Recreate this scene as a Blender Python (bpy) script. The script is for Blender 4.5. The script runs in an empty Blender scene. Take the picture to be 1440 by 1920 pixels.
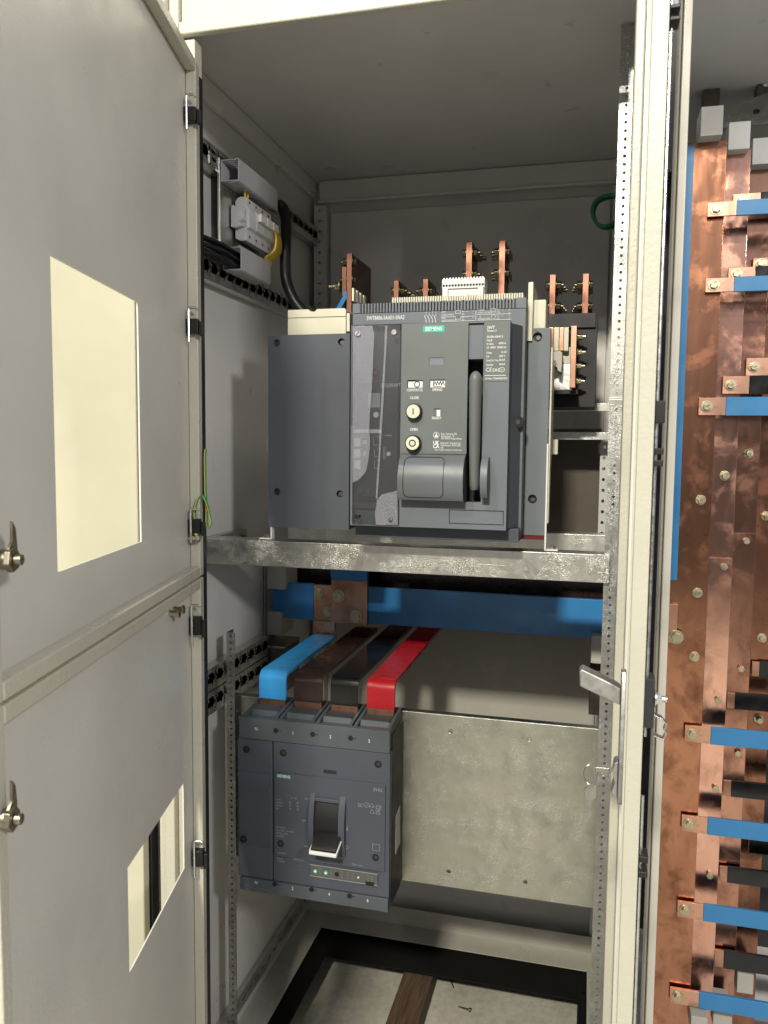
import bpy, bmesh, math, random
from math import radians, sin, cos, pi
from mathutils import Vector, Matrix
from mathutils.geometry import tessellate_polygon

random.seed(7)
S = bpy.context.scene
C = S.collection

# ------------------------------------------------------------------ camera
YAW, PITCH, ROLL, FPX = radians(14.4), radians(4.743), radians(.544), 1505.6
_f = Vector((-sin(YAW) * cos(PITCH), cos(YAW) * cos(PITCH), -sin(PITCH)))
_r = Vector((cos(YAW), sin(YAW), 0))
_u = _r.cross(_f)
CR = cos(ROLL) * _r + sin(ROLL) * _u
CU = -sin(ROLL) * _r + cos(ROLL) * _u
cam = bpy.data.cameras.new('camera')
cam.sensor_fit = 'VERTICAL'
cam.sensor_height = 36
cam.lens = FPX / 1920 * 36
cam.clip_start, cam.clip_end = .02, 100
cam.dof.use_dof = True
cam.dof.focus_distance = 1.32
cam.dof.aperture_fstop = 14
co = bpy.data.objects.new('camera', cam)
C.objects.link(co)
co.matrix_world = Matrix((( CR.x, CU.x, -_f.x, 0), (CR.y, CU.y, -_f.y, 0), (CR.z, CU.z, -_f.z, 0), (0, 0, 0, 1)))
S.camera = co

# ------------------------------------------------------------------ light
W = bpy.data.worlds.new('World')
S.world = W
W.use_nodes = True
_n = W.node_tree.nodes
_l = W.node_tree.links
_tc = _n.new('ShaderNodeTexCoord')
_sp = _n.new('ShaderNodeSeparateXYZ')
_rp = _n.new('ShaderNodeValToRGB')
_mr = _n.new('ShaderNodeMapRange')
_mr.inputs[1].default_value, _mr.inputs[2].default_value = -1, 1
_l.new(_tc.outputs['Generated'], _sp.inputs[0])
_l.new(_sp.outputs['Z'], _mr.inputs[0])
_l.new(_mr.outputs[0], _rp.inputs[0])
_e = _rp.color_ramp.elements
_e[0].position, _e[0].color = .34, (.16, .145, .12, 1)      # dim hall floor
_e[1].position, _e[1].color = .72, (.93, .95, 1.0, 1)       # bright hall ceiling
_x = _e.new(.50)
_x.color = (.50, .50, .50, 1)
_nz = _n.new('ShaderNodeTexNoise')
_nz.inputs['Scale'].default_value = 3.2
_nz.inputs['Detail'].default_value = 3
_l.new(_tc.outputs['Generated'], _nz.inputs['Vector'])
_r2 = _n.new('ShaderNodeValToRGB')
_r2.color_ramp.elements[0].position, _r2.color_ramp.elements[0].color = .40, (.45, .45, .45, 1)
_r2.color_ramp.elements[1].position, _r2.color_ramp.elements[1].color = .62, (1.6, 1.6, 1.6, 1)
_l.new(_nz.outputs['Fac'], _r2.inputs[0])
_mx = _n.new('ShaderNodeMix')
_mx.data_type = 'RGBA'
_mx.blend_type = 'MULTIPLY'
_mx.inputs[0].default_value = 1
_l.new(_rp.outputs[0], _mx.inputs[6])
_l.new(_r2.outputs[0], _mx.inputs[7])
_l.new(_mx.outputs[2], _n['Background'].inputs[0])
_n['Background'].inputs[1].default_value = .49


def lamp(name, loc, tgt, w, h, power, col):
    l = bpy.data.lights.new(name, 'AREA')
    l.shape = 'RECTANGLE'
    l.size, l.size_y, l.energy, l.color = w, h, power, col
    o = bpy.data.objects.new(name, l)
    C.objects.link(o)
    o.location = loc
    d = Vector(tgt) - Vector(loc)
    o.rotation_euler = d.to_track_quat('-Z', 'Y').to_euler()
    return o


lamp('hall_lamp_left', (-1.15, -1.0, 2.5), (-.3, 1.3, -.1), .30, .2, 40, (.95, .95, 1))
lamp('hall_lamp_front', (-.30, -2.6, 2.3), (-.1, 1.5, -.6), .35, .2, 235, (1, .93, .77))
lamp('hall_lamp_side', (1.75, -1.06, 1.1), (-.5, 1.2, .1), .25, .25, 46, (.98, .95, .92))
lamp('hall_lamp_far', (-2.6, -.6, 2.4), (-1.2, 1.1, 0), .8, .3, 20, (1, .90, .62))
S.view_settings.view_transform = 'Standard'
S.view_settings.look = 'None'
S.view_settings.gamma = 1
S.view_settings.exposure = 0
S.view_settings.use_curve_mapping = False
S.render.engine = 'CYCLES'
S.cycles.max_bounces = 8
S.cycles.diffuse_bounces = 4
S.cycles.glossy_bounces = 4
S.cycles.transparent_max_bounces = 8
S.cycles.caustics_reflective = False
S.cycles.caustics_refractive = False
S.cycles.sample_clamp_indirect = 4


# ------------------------------------------------------------------ where a point of the photo lies at a known depth
def ray(px, py):
    return ((px - 720) / FPX) * CR - ((py - 960) / FPX) * CU + _f


def PY(px, py, Y):
    v = ray(px, py)
    return v * (Y / v.y)


def PX(px, py, X):
    v = ray(px, py)
    return v * (X / v.x)


def PZ(px, py, Z):
    v = ray(px, py)
    return v * (Z / v.z)


def rect(x0, y0, x1, y1, Y):
    a, b = PY(x0, y0, Y), PY(x1, y1, Y)
    return a.x, b.x, b.z, a.z          # X0 X1 Z0 Z1


# ------------------------------------------------------------------ materials
def new_mat(name):
    m = bpy.data.materials.new(name)
    m.use_nodes = True
    nt = m.node_tree
    return m, nt, nt.nodes['Principled BSDF']


def node(nt, kind, **kw):
    n = nt.nodes.new(kind)
    for k, v in kw.items():
        if k in n.inputs:
            n.inputs[k].default_value = v
        else:
            setattr(n, k, v)
    return n


def coords(nt, scale=(1, 1, 1)):
    t = node(nt, 'ShaderNodeTexCoord')
    mp = node(nt, 'ShaderNodeMapping')
    mp.inputs['Scale'].default_value = scale
    nt.links.new(t.outputs['Object'], mp.inputs['Vector'])
    return mp.outputs['Vector']


def noise(nt, vec, scale, detail=3, rough=.5, dist=0):
    n = node(nt, 'ShaderNodeTexNoise')
    n.inputs['Scale'].default_value = scale
    n.inputs['Detail'].default_value = detail
    n.inputs['Roughness'].default_value = rough
    n.inputs['Distortion'].default_value = dist
    nt.links.new(vec, n.inputs['Vector'])
    return n.outputs['Fac']


def ramp(nt, fac, stops):
    r = node(nt, 'ShaderNodeValToRGB')
    el = r.color_ramp.elements
    while len(el) < len(stops):
        el.new(.5)
    for e, (p, c) in zip(el, stops):
        e.position = p
        e.color = c if len(c) == 4 else (*c, 1)
    nt.links.new(fac, r.inputs[0])
    return r.outputs[0]


def g(v):
    return (v, v, v, 1)


def bump(nt, fac, strength, dist, bsdf, prev=None):
    b = node(nt, 'ShaderNodeBump')
    b.inputs['Strength'].default_value = strength
    b.inputs['Distance'].default_value = dist
    nt.links.new(fac, b.inputs['Height'])
    if prev is not None:
        nt.links.new(prev, b.inputs['Normal'])
    nt.links.new(b.outputs[0], bsdf.inputs['Normal'])
    return b.outputs[0]


def painted(name, col, rough=.38, peel=.0006, scale=420, strength=.35, spec=.5):
    m, nt, b = new_mat(name)
    v = coords(nt)
    n = noise(nt, v, 6, 4)
    c0 = tuple(x * .94 for x in col)
    c1 = tuple(min(1, x * 1.05) for x in col)
    nt.links.new(ramp(nt, n, [(.3, c0), (.7, c1)]), b.inputs['Base Color'])
    nt.links.new(ramp(nt, noise(nt, v, 14, 5), [(.3, g(rough - .06)), (.7, g(rough + .10))]), b.inputs['Roughness'])
    b.inputs['Specular IOR Level'].default_value = spec
    bump(nt, noise(nt, v, scale, 2), strength, peel, b)
    return m


def plastic(name, col, rough=.5, grain=1400, strength=.18, spec=.4):
    m, nt, b = new_mat(name)
    v = coords(nt)
    c0 = tuple(x * .92 for x in col)
    c1 = tuple(min(1, x * 1.07) for x in col)
    nt.links.new(ramp(nt, noise(nt, v, 9, 5), [(.3, c0), (.7, c1)]), b.inputs['Base Color'])
    nt.links.new(ramp(nt, noise(nt, v, 30, 5), [(.3, g(rough - .07)), (.7, g(rough + .08))]), b.inputs['Roughness'])
    b.inputs['Specular IOR Level'].default_value = spec
    bump(nt, noise(nt, v, grain, 1), strength, .0002, b)
    return m


def galvanised(name, col=(.62, .63, .60), flake=90, rough=.36, wrinkle=.5, contrast=.25, wscale=330, grain=(3, 90, 90), wave=.14):
    m, nt, b = new_mat(name)
    v = coords(nt)
    vo = node(nt, 'ShaderNodeTexVoronoi')
    vo.inputs['Scale'].default_value = flake
    nt.links.new(v, vo.inputs['Vector'])
    sep = node(nt, 'ShaderNodeSeparateColor')
    nt.links.new(vo.outputs['Color'], sep.inputs[0])
    fl = sep.outputs[0]
    big = noise(nt, v, 5, 6, .62, .4)
    mx = node(nt, 'ShaderNodeMix', data_type='RGBA')
    mx.inputs[0].default_value = .72
    nt.links.new(ramp(nt, fl, [(0, tuple(x * .86 for x in col)), (1, tuple(min(1, x * 1.1) for x in col))]), mx.inputs[6])
    nt.links.new(ramp(nt, big, [(.28, tuple(x * (1 - contrast) for x in col)), (.72, tuple(min(1, x * (1 + contrast)) for x in col))]), mx.inputs[7])
    fk = ramp(nt, noise(nt, v, wscale * .5, 2, .5, 1.8), [(.465, g(0)), (.495, g(1)), (.525, g(0))])
    fm = ramp(nt, noise(nt, v, 22, 4, .65), [(.44, g(.0)), (.64, g(1))])
    fx = node(nt, 'ShaderNodeMath')
    fx.operation = 'MULTIPLY'
    nt.links.new(fk, fx.inputs[0])
    nt.links.new(fm, fx.inputs[1])
    m2 = node(nt, 'ShaderNodeMix', data_type='RGBA')
    m2.inputs[7].default_value = (.93, .93, .91, 1)
    nt.links.new(fx.outputs[0], m2.inputs[0])
    nt.links.new(mx.outputs[2], m2.inputs[6])
    nt.links.new(m2.outputs[2], b.inputs['Base Color'])
    b.inputs['Metallic'].default_value = 1
    mr = node(nt, 'ShaderNodeMix', data_type='RGBA')
    mr.inputs[0].default_value = .5
    nt.links.new(ramp(nt, fl, [(0, g(rough - .04)), (1, g(rough + .10))]), mr.inputs[6])
    nt.links.new(ramp(nt, noise(nt, v, 9, 5, .6), [(.3, g(rough - .05)), (.7, g(rough + .06))]), mr.inputs[7])
    nt.links.new(mr.outputs[2], b.inputs['Roughness'])
    # crinkled zinc flakes in clusters, fine rolling marks, a slight waviness of the sheet
    w = noise(nt, v, wscale, 3, .6, 1.2)
    w1 = ramp(nt, w, [(.46, g(0)), (.60, g(1))])
    msk = ramp(nt, noise(nt, v, 24, 4, .65), [(.45, g(.08)), (.64, g(1))])
    mu = node(nt, 'ShaderNodeMix', data_type='RGBA', blend_type='MULTIPLY')
    mu.inputs[0].default_value = 1
    nt.links.new(w1, mu.inputs[6])
    nt.links.new(msk, mu.inputs[7])
    p = bump(nt, mu.outputs[2], wrinkle, .0004, b)
    sv = coords(nt, grain)
    p = bump(nt, noise(nt, sv, 10, 4), .10, .0004, b, p)
    # hairline scratches
    ro = node(nt, 'ShaderNodeMapping')
    ro.inputs['Rotation'].default_value = (0, .5, 0)
    ro.inputs['Scale'].default_value = (6, 60, 420)
    nt.links.new(coords(nt), ro.inputs['Vector'])
    sc = ramp(nt, noise(nt, ro.outputs['Vector'], 1.0, 2, .5), [(.70, g(0)), (.74, g(1))])
    p = bump(nt, sc, .35, .0003, b, p)
    bump(nt, noise(nt, coords(nt, (2.2, 2.2, .35)), 6, 2), wave, .004, b, p)
    return m


def copper(name, tint=(.72, .42, .31), rough=.24, grain=(70, 70, 2.5), stainy=.8, seed=0.0):
    m, nt, b = new_mat(name)
    t = node(nt, 'ShaderNodeTexCoord')
    mp = node(nt, 'ShaderNodeMapping')
    mp.inputs['Location'].default_value = (seed, seed * 1.7, seed * .6)
    nt.links.new(t.outputs['Object'], mp.inputs['Vector'])
    v = mp.outputs['Vector']

    def mul(a, c, f):
        mx = node(nt, 'ShaderNodeMix', data_type='RGBA', blend_type='MULTIPLY')
        mx.inputs[0].default_value = f
        nt.links.new(a, mx.inputs[6])
        nt.links.new(c, mx.inputs[7])
        return mx.outputs[2]

    bv = node(nt, 'ShaderNodeMapping')
    bv.inputs['Scale'].default_value = (1.6, 1, .6)
    nt.links.new(v, bv.inputs['Vector'])
    broad = noise(nt, bv.outputs['Vector'], 6, 5, .6, .3)
    marks = noise(nt, v, 19, 4, .6, .3)
    specks = noise(nt, v, 70, 3, .6)
    c = ramp(nt, broad, [(.32, tuple(x * .62 for x in tint)), (.5, tint), (.68, (min(1, tint[0] * 1.12), min(1, tint[1] * 1.22), min(1, tint[2] * 1.25)))])
    c = mul(c, ramp(nt, marks, [(.28, (.42, .36, .33)), (.52, (1, 1, 1))]), stainy)
    c = mul(c, ramp(nt, specks, [(.28, (.62, .56, .52)), (.36, (1, 1, 1))]), .6)
    nt.links.new(c, b.inputs['Base Color'])
    b.inputs['Metallic'].default_value = 1
    r1 = ramp(nt, marks, [(.33, g(rough + .20)), (.50, g(rough))])
    r2 = ramp(nt, broad, [(.35, g(1)), (.65, g(.75))])
    nt.links.new(mul(r1, r2, 1), b.inputs['Roughness'])
    p = bump(nt, noise(nt, coords(nt, grain), 12, 3), .05, .0004, b)
    bump(nt, noise(nt, coords(nt, (1.6, 1, .45)), 8, 3), .35, .008, b, p)
    return m


def metal(name, col, rough=.3):
    m, nt, b = new_mat(name)
    v = coords(nt)
    nt.links.new(ramp(nt, noise(nt, v, 90, 4), [(.3, tuple(x * .75 for x in col)), (.7, col)]), b.inputs['Base Color'])
    b.inputs['Metallic'].default_value = 1
    nt.links.new(ramp(nt, noise(nt, v, 160, 4), [(.3, g(rough - .05)), (.7, g(rough + .12))]), b.inputs['Roughness'])
    return m


def flat(name, col, rough=.5, spec=.4):
    m, nt, b = new_mat(name)
    v = coords(nt)
    nt.links.new(ramp(nt, noise(nt, v, 25, 4), [(.3, tuple(x * .93 for x in col)), (.7, tuple(min(1, x * 1.05) for x in col))]), b.inputs['Base Color'])
    b.inputs['Roughness'].default_value = rough
    b.inputs['Specular IOR Level'].default_value = spec
    return m


def clear_plastic(name):
    m, nt, b = new_mat(name)
    nt.nodes.remove(b)
    out = nt.nodes['Material Output']
    tr = node(nt, 'ShaderNodeBsdfTransparent')
    tr.inputs[0].default_value = (.86, .87, .90, 1)
    gl = node(nt, 'ShaderNodeBsdfGlossy')
    gl.inputs['Roughness'].default_value = .20
    fr = node(nt, 'ShaderNodeFresnel')
    fr.inputs['IOR'].default_value = 1.55
    mx = node(nt, 'ShaderNodeMixShader')
    v = coords(nt)
    bp = node(nt, 'ShaderNodeBump')
    bp.inputs['Strength'].default_value = .5
    bp.inputs['Distance'].default_value = .002
    nt.links.new(noise(nt, v, 14, 2, .4, .5), bp.inputs['Height'])
    b2 = node(nt, 'ShaderNodeBump')
    b2.inputs['Strength'].default_value = .35
    b2.inputs['Distance'].default_value = .0003
    nt.links.new(noise(nt, v, 700, 2), b2.inputs['Height'])
    nt.links.new(bp.outputs[0], b2.inputs['Normal'])
    nt.links.new(b2.outputs[0], gl.inputs['Normal'])
    ad = node(nt, 'ShaderNodeMath')
    ad.operation = 'ADD'
    ad.inputs[1].default_value = .10
    nt.links.new(fr.outputs[0], ad.inputs[0])
    nt.links.new(ad.outputs[0], mx.inputs[0])
    nt.links.new(tr.outputs[0], mx.inputs[1])
    nt.links.new(gl.outputs[0], mx.inputs[2])
    nt.links.new(mx.outputs[0], out.inputs['Surface'])
    return m


def concrete(name):
    m, nt, b = new_mat(name)
    v = coords(nt)
    n1 = noise(nt, v, 5, 8, .65, .3)
    n2 = noise(nt, v, 60, 5, .6)
    mx = node(nt, 'ShaderNodeMix', data_type='RGBA', blend_type='MULTIPLY')
    mx.inputs[0].default_value = .6
    nt.links.new(ramp(nt, n1, [(.3, (.42, .40, .34)), (.55, (.56, .54, .47)), (.75, (.64, .62, .56))]), mx.inputs[6])
    nt.links.new(ramp(nt, n2, [(.3, g(.65)), (.6, g(1))]), mx.inputs[7])
    nt.links.new(mx.outputs[2], b.inputs['Base Color'])
    b.inputs['Roughness'].default_value = .7
    bump(nt, n2, .3, .002, b)
    return m


def wood(name):
    m, nt, b = new_mat(name)
    v = coords(nt, (22, 1.2, 22))
    nt.links.new(ramp(nt, noise(nt, v, 9, 6, .6, .8), [(.3, (.05, .03, .018)), (.7, (.14, .09, .055))]), b.inputs['Base Color'])
    b.inputs['Roughness'].default_value = .75
    bump(nt, noise(nt, v, 20, 4), .3, .001, b)
    return m


PAINT = painted('ivory_grey_paint', (.59, .575, .53), .33, .0007, 260, .30)
PAINT_IN = painted('grey_inside_paint', (.62, .61, .60), .32, .0005, 300, .22)
PEEL_D = painted('door_edge_paint', (.41, .40, .33), .30, .0009, 210, .5)
PAINT_ROOF = painted('dark_grey_roof_paint', (.58, .575, .575), .33, .0005, 300, .2)
PEEL = painted('orange_peel_paint', (.50, .485, .405), .30, .0011, 210, .6)
PAINT_D = painted('olive_grey_paint', (.44, .425, .38), .22, .0005, 400, .2)
GALV = galvanised('galvanised_sheet')
GALV_S = galvanised('strut_zinc', (.40, .40, .385), 120, .38, .6, .14, 380)
GALV_D = galvanised('dull_zinc_plate', (.43, .427, .375), 70, .30, .28, .10, 420, (60, 60, 4), .04)
GALV_K = galvanised('dark_zinc', (.30, .30, .29), 90, .40, .4)
GALV_B = galvanised('wrinkled_zinc', (.56, .555, .53), 120, .34, .7, .16, 380)
ZINC = metal('zinc_plating', (.72, .72, .72), .25)
STEEL = metal('brushed_lever', (.50, .50, .49), .42)
BRASSY = metal('yellow_passivated_zinc', (.55, .50, .36), .30)
KEYM = metal('worn_key_steel', (.42, .41, .38), .34)
DARKSTEEL = metal('blackened_steel', (.16, .15, .14), .4)
COPPERS = [copper('tarnished_copper', (.42, .20, .125), .22, stainy=.8, seed=0), copper('pink_copper', (.70, .385, .295), .17, stainy=.55, seed=3.1), copper('brown_copper', (.50, .26, .19), .18, stainy=.7, seed=5.7), copper('dark_copper', (.34, .165, .11), .24, stainy=.85, seed=8.3)]
CU_H = copper('link_copper', (.50, .29, .21), .34, (1.6, 50, 50), .7, 2.2)
CU_E = copper('cut_edge_copper', (.58, .32, .23), .36, (1.6, 50, 50), .5, 4.4)
CU_T = copper('terminal_copper', (.25, .125, .09), .40, (50, 50, 2), .5, 1.4)
LATCH = metal('dull_latch_zinc', (.36, .32, .25), .32)
BRONZE = metal('dark_passivated_bolt', (.17, .145, .10), .34)
DRED = plastic('dark_red_strip', (.12, .008, .010), .4)
SLATE = plastic('slate_blue_plastic', (.085, .094, .118), .5)
SLATE2 = plastic('grey_green_plastic', (.132, .148, .146), .5)
SLATE3 = plastic('fin_grey_plastic', (.132, .150, .172), .48)
SLATE4 = plastic('breaker_case_plastic', (.066, .075, .098), .48)
SLATE5 = plastic('terminal_cover_plastic', (.076, .088, .101), .48)
HANDLE = plastic('handle_grey_plastic', (.15, .16, .16), .40)
BLACK = plastic('black_plastic', (.012, .012, .013), .42)
BLACKM = plastic('black_housing', (.020, .020, .023), .55)
CABLE = plastic('black_cable', (.013, .013, .016), .38)
PLINTH = flat('black_plinth_paint', (.008, .008, .008), .8, .15)
CREAM = plastic('cream_plastic', (.62, .60, .49), .42)
WHITEP = plastic('white_plastic', (.70, .70, .68), .38)
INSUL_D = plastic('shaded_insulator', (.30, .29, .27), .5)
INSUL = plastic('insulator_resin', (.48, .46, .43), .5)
DUCT = plastic('grey_duct_plastic', (.44, .44, .47), .42)
GREY_L = plastic('light_grey_device', (.60, .60, .62), .45)
PRINT = flat('white_print', (.72, .73, .72), .5)
PRINT_D = flat('grey_print', (.27, .29, .31), .5)
INK = flat('black_ink', (.012, .012, .012), .5)
TEAL = flat('teal_label', (.045, .42, .33), .45)
TEAL_D = flat('dark_teal_label', (.02, .19, .15), .45)
GLASS = clear_plastic('clear_cover')
BLUE = plastic('blue_sleeve', (.028, .21, .52), .34, 300, .15, .5)
BLUE_T = plastic('dull_blue_sleeve', (.022, .145, .33), .36, 300, .15, .5)
BLUE_B = plastic('bright_blue_sleeve', (.035, .27, .62), .30, 300, .12, .5)
RED = plastic('red_sleeve', (.38, .008, .016), .28, 300, .12, .5)
BROWN = plastic('brown_sleeve', (.024, .012, .010), .24, 300, .10, .5)
BLACKS = plastic('black_sleeve', (.006, .006, .007), .18, 300, .10, .5)
YELLOW = plastic('yellow_insulation', (.72, .52, .08), .4)
GREEN = plastic('green_insulation', (.03, .25, .11), .38)
GRN_D = plastic('dark_green_insulation', (.012, .10, .07), .38)
CONC = concrete('concrete')
WOOD = wood('weathered_timber')
LED = flat('pale_display', (.38, .42, .40), .3)
SILVER = metal('silvered_busbar', (.82, .81, .79), .32)


# ------------------------------------------------------------------ mesh builder
class MB:
    def __init__(s, M=None):
        s.bm = bmesh.new()
        s.M = M

    def v(s, p):
        p = Vector(p)
        return s.bm.verts.new(s.M @ p if s.M else p)

    def face(s, vs):
        try:
            return s.bm.faces.new(vs)
        except ValueError:
            return None

    def box(s, x0, x1, y0, y1, z0, z1):
        x0, x1 = sorted((x0, x1)); y0, y1 = sorted((y0, y1)); z0, z1 = sorted((z0, z1))
        q = [s.v((x, y, z)) for x in (x0, x1) for y in (y0, y1) for z in (z0, z1)]
        for a in ((0, 1, 3, 2), (4, 6, 7, 5), (0, 4, 5, 1), (2, 3, 7, 6), (0, 2, 6, 4), (1, 5, 7, 3)):
            s.face([q[i] for i in a])
        return s

    @staticmethod
    def _p(ax, a, b, t):
        return {'x': (t, a, b), 'y': (a, t, b), 'z': (a, b, t)}[ax]

    def prism(s, pts, ax, t0, t1):
        A = [s.v(s._p(ax, a, b, t0)) for a, b in pts]
        B = [s.v(s._p(ax, a, b, t1)) for a, b in pts]
        s.face(A); s.face(B[::-1])
        n = len(pts)
        for i in range(n):
            s.face([A[i], A[(i + 1) % n], B[(i + 1) % n], B[i]])
        return s

    def plate(s, outer, holes, ax, t0, t1):
        loops = [outer] + holes
        tris = tessellate_polygon([[Vector((a, b, 0)) for a, b in L] for L in loops])
        fl = [p for L in loops for p in L]
        A = [s.v(s._p(ax, a, b, t0)) for a, b in fl]
        B = [s.v(s._p(ax, a, b, t1)) for a, b in fl]
        for t in tris:
            s.face([A[i] for i in t]); s.face([B[i] for i in t][::-1])
        k = 0
        for L in loops:
            n = len(L)
            for i in range(n):
                s.face([A[k + i], A[k + (i + 1) % n], B[k + (i + 1) % n], B[k + i]])
            k += n
        return s

    def cells(s, ax, a0, a1, bs, holes, t0, t1):
        """strip of cells between successive bs, one hole (list of 2d points) in each"""
        for i in range(len(bs) - 1):
            o = [(a0, bs[i]), (a1, bs[i]), (a1, bs[i + 1]), (a0, bs[i + 1])]
            s.plate(o, holes[i], ax, t0, t1)
        return s

    def cyl(s, p0, p1, r, r2=None, n=16, caps=True):
        p0, p1 = Vector(p0), Vector(p1)
        r2 = r if r2 is None else r2
        d = (p1 - p0).normalized()
        a = d.orthogonal().normalized()
        b = d.cross(a)
        A = [s.v(p0 + r * (cos(2 * pi * i / n) * a + sin(2 * pi * i / n) * b)) for i in range(n)]
        B = [s.v(p1 + r2 * (cos(2 * pi * i / n) * a + sin(2 * pi * i / n) * b)) for i in range(n)]
        for i in range(n):
            s.face([A[i], A[(i + 1) % n], B[(i + 1) % n], B[i]])
        if caps:
            s.face(A[::-1]); s.face(B)
        return s

    def tube(s, pts, r, n=10):
        pts = [Vector(p) for p in pts]
        rings = []
        up = None
        for i, p in enumerate(pts):
            d = (pts[min(i + 1, len(pts) - 1)] - pts[max(i - 1, 0)]).normalized()
            if up is None:
                up = d.orthogonal().normalized()
            up = (up - d * up.dot(d)).normalized()
            b = d.cross(up)
            rr = r[i] if isinstance(r, (list, tuple)) else r
            rings.append([s.v(p + rr * (cos(2 * pi * k / n) * up + sin(2 * pi * k / n) * b)) for k in range(n)])
        for i in range(len(rings) - 1):
            for k in range(n):
                s.face([rings[i][k], rings[i][(k + 1) % n], rings[i + 1][(k + 1) % n], rings[i + 1][k]])
        s.face(rings[0][::-1]); s.face(rings[-1])
        return s

    def band(s, path, ax, t0, t1, th):
        """flat strip of thickness th bent along a 2d path, extruded along ax"""
        L, R = [], []
        for i, (a, b) in enumerate(path):
            p0 = path[max(i - 1, 0)]; p1 = path[min(i + 1, len(path) - 1)]
            d = Vector((p1[0] - p0[0], p1[1] - p0[1])).normalized()
            nn = Vector((-d.y, d.x)) * th / 2
            L.append((a + nn.x, b + nn.y)); R.append((a - nn.x, b - nn.y))
        n = len(path)
        q = [[s.v(s._p(ax, *L[i], t0)), s.v(s._p(ax, *L[i], t1)), s.v(s._p(ax, *R[i], t1)), s.v(s._p(ax, *R[i], t0))] for i in range(n)]
        for i in range(n - 1):
            for k in range(4):
                s.face([q[i][k], q[i][(k + 1) % 4], q[i + 1][(k + 1) % 4], q[i + 1][k]])
        s.face(q[0][::-1]); s.face(q[-1])
        return s

    def hexa(s, p, d, r, h):
        return s.cyl(p, Vector(p) + Vector(d).normalized() * h, r, n=6)

    def bolt(s, p, d, r, h=None, washer=True, stud=0):
        d = Vector(d).normalized(); p = Vector(p)
        h = h or r * .8
        if washer:
            s.cyl(p, p + d * r * .22, r * 1.45, n=20)
            p = p + d * r * .22
        s.hexa(p, d, r, h)
        if stud:
            s.cyl(p + d * h, p + d * (h + stud), r * .52, n=12)
        return s

    def text(s, body, x, y, z, size, align='LEFT', bold=0.0, fit=0):
        """printed on a face that looks along -Y of the builder's frame; (x, z) = baseline start"""
        cu = bpy.data.curves.new('t', 'FONT')
        cu.body = body
        cu.size = size
        cu.align_x = align
        cu.offset = bold * size
        cu.resolution_u = 3
        o = bpy.data.objects.new('t', cu)
        C.objects.link(o)
        dg = bpy.context.evaluated_depsgraph_get()
        me = o.evaluated_get(dg).to_mesh()
        xs = [p.co.x for p in me.vertices] or [0, 1]
        k = fit / (max(xs) - min(xs)) if fit else .84
        T = [s.v((x + p.co.x * k, y, z + p.co.y)) for p in me.vertices]
        for f in me.polygons:
            s.face([T[i] for i in f.vertices])
        o.evaluated_get(dg).to_mesh_clear()
        C.objects.unlink(o)
        bpy.data.objects.remove(o)
        bpy.data.curves.remove(cu)
        return s

    def build(s, name, mat, parent=None, bevel=0, seg=2, smooth=35):
        bm = s.bm
        bmesh.ops.recalc_face_normals(bm, faces=bm.faces)
        org = Vector((0, 0, 0))
        q = parent
        while q is not None:
            org += q.location
            q = q.parent
        if parent is None:
            xs = [v.co for v in bm.verts]
            lo = Vector((min(p.x for p in xs), min(p.y for p in xs), min(p.z for p in xs)))
            hi = Vector((max(p.x for p in xs), max(p.y for p in xs), max(p.z for p in xs)))
            org = Vector(((lo.x + hi.x) / 2, (lo.y + hi.y) / 2, lo.z))
        bmesh.ops.translate(bm, verts=bm.verts, vec=-org)
        me = bpy.data.meshes.new(name)
        bm.to_mesh(me)
        bm.free()
        me.materials.append(mat)
        if smooth:
            for p in me.polygons:
                p.use_smooth = True
            me.set_sharp_from_angle(angle=radians(smooth))
        o = bpy.data.objects.new(name, me)
        C.objects.link(o)
        if parent is None:
            o.location = org
        else:
            o.parent = parent
        if bevel:
            md = o.modifiers.new('bevel', 'BEVEL')
            md.width = bevel
            md.segments = seg
            md.limit_method = 'ANGLE'
            md.angle_limit = radians(40)
            md.harden_normals = True
        return o


def circ(a, b, r, n=12):
    return [(a + r * cos(2 * pi * i / n), b + r * sin(2 * pi * i / n)) for i in range(n)]


def slot(a, b, la, lb, n=5):
    """rounded slot, long along a"""
    r = lb / 2
    h = la / 2 - r
    return [(a + h + r * cos(-pi / 2 + pi * i / n), b + r * sin(-pi / 2 + pi * i / n)) for i in range(n + 1)] + \
           [(a - h + r * cos(pi / 2 + pi * i / n), b + r * sin(pi / 2 + pi * i / n)) for i in range(n + 1)]


def rrect(x0, x1, z0, z1, r, n=5):
    P = []
    for cx, cz, a in ((x1 - r, z1 - r, 0), (x0 + r, z1 - r, pi / 2), (x0 + r, z0 + r, pi), (x1 - r, z0 + r, 1.5 * pi)):
        P += [(cx + r * cos(a + pi / 2 * i / n), cz + r * sin(a + pi / 2 * i / n)) for i in range(n + 1)]
    return P


def thing(name, loc, label, cat, group=None):
    o = bpy.data.objects.new(name, None)
    o.empty_display_size = .02
    C.objects.link(o)
    o.location = loc
    return tag(o, label, cat, group)


def tag(o, label, cat, group=None):
    o['label'] = label
    o['category'] = cat
    if group:
        o['group'] = group
    return o


def struct(o):
    o['kind'] = 'structure'
    return o


def smooth_path(pts, n=8):
    """Catmull-Rom through points"""
    P = [Vector(p) for p in pts]
    P = [2 * P[0] - P[1]] + P + [2 * P[-1] - P[-2]]
    out = []
    for i in range(1, len(P) - 2):
        for k in range(n):
            t = k / n
            a, b, c, d = P[i - 1], P[i], P[i + 1], P[i + 2]
            out.append(.5 * ((2 * b) + (c - a) * t + (2 * a - 5 * b + 4 * c - d) * t * t + (3 * b - a - 3 * c + d) * t ** 3))
    out.append(P[-2])
    return out


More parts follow.
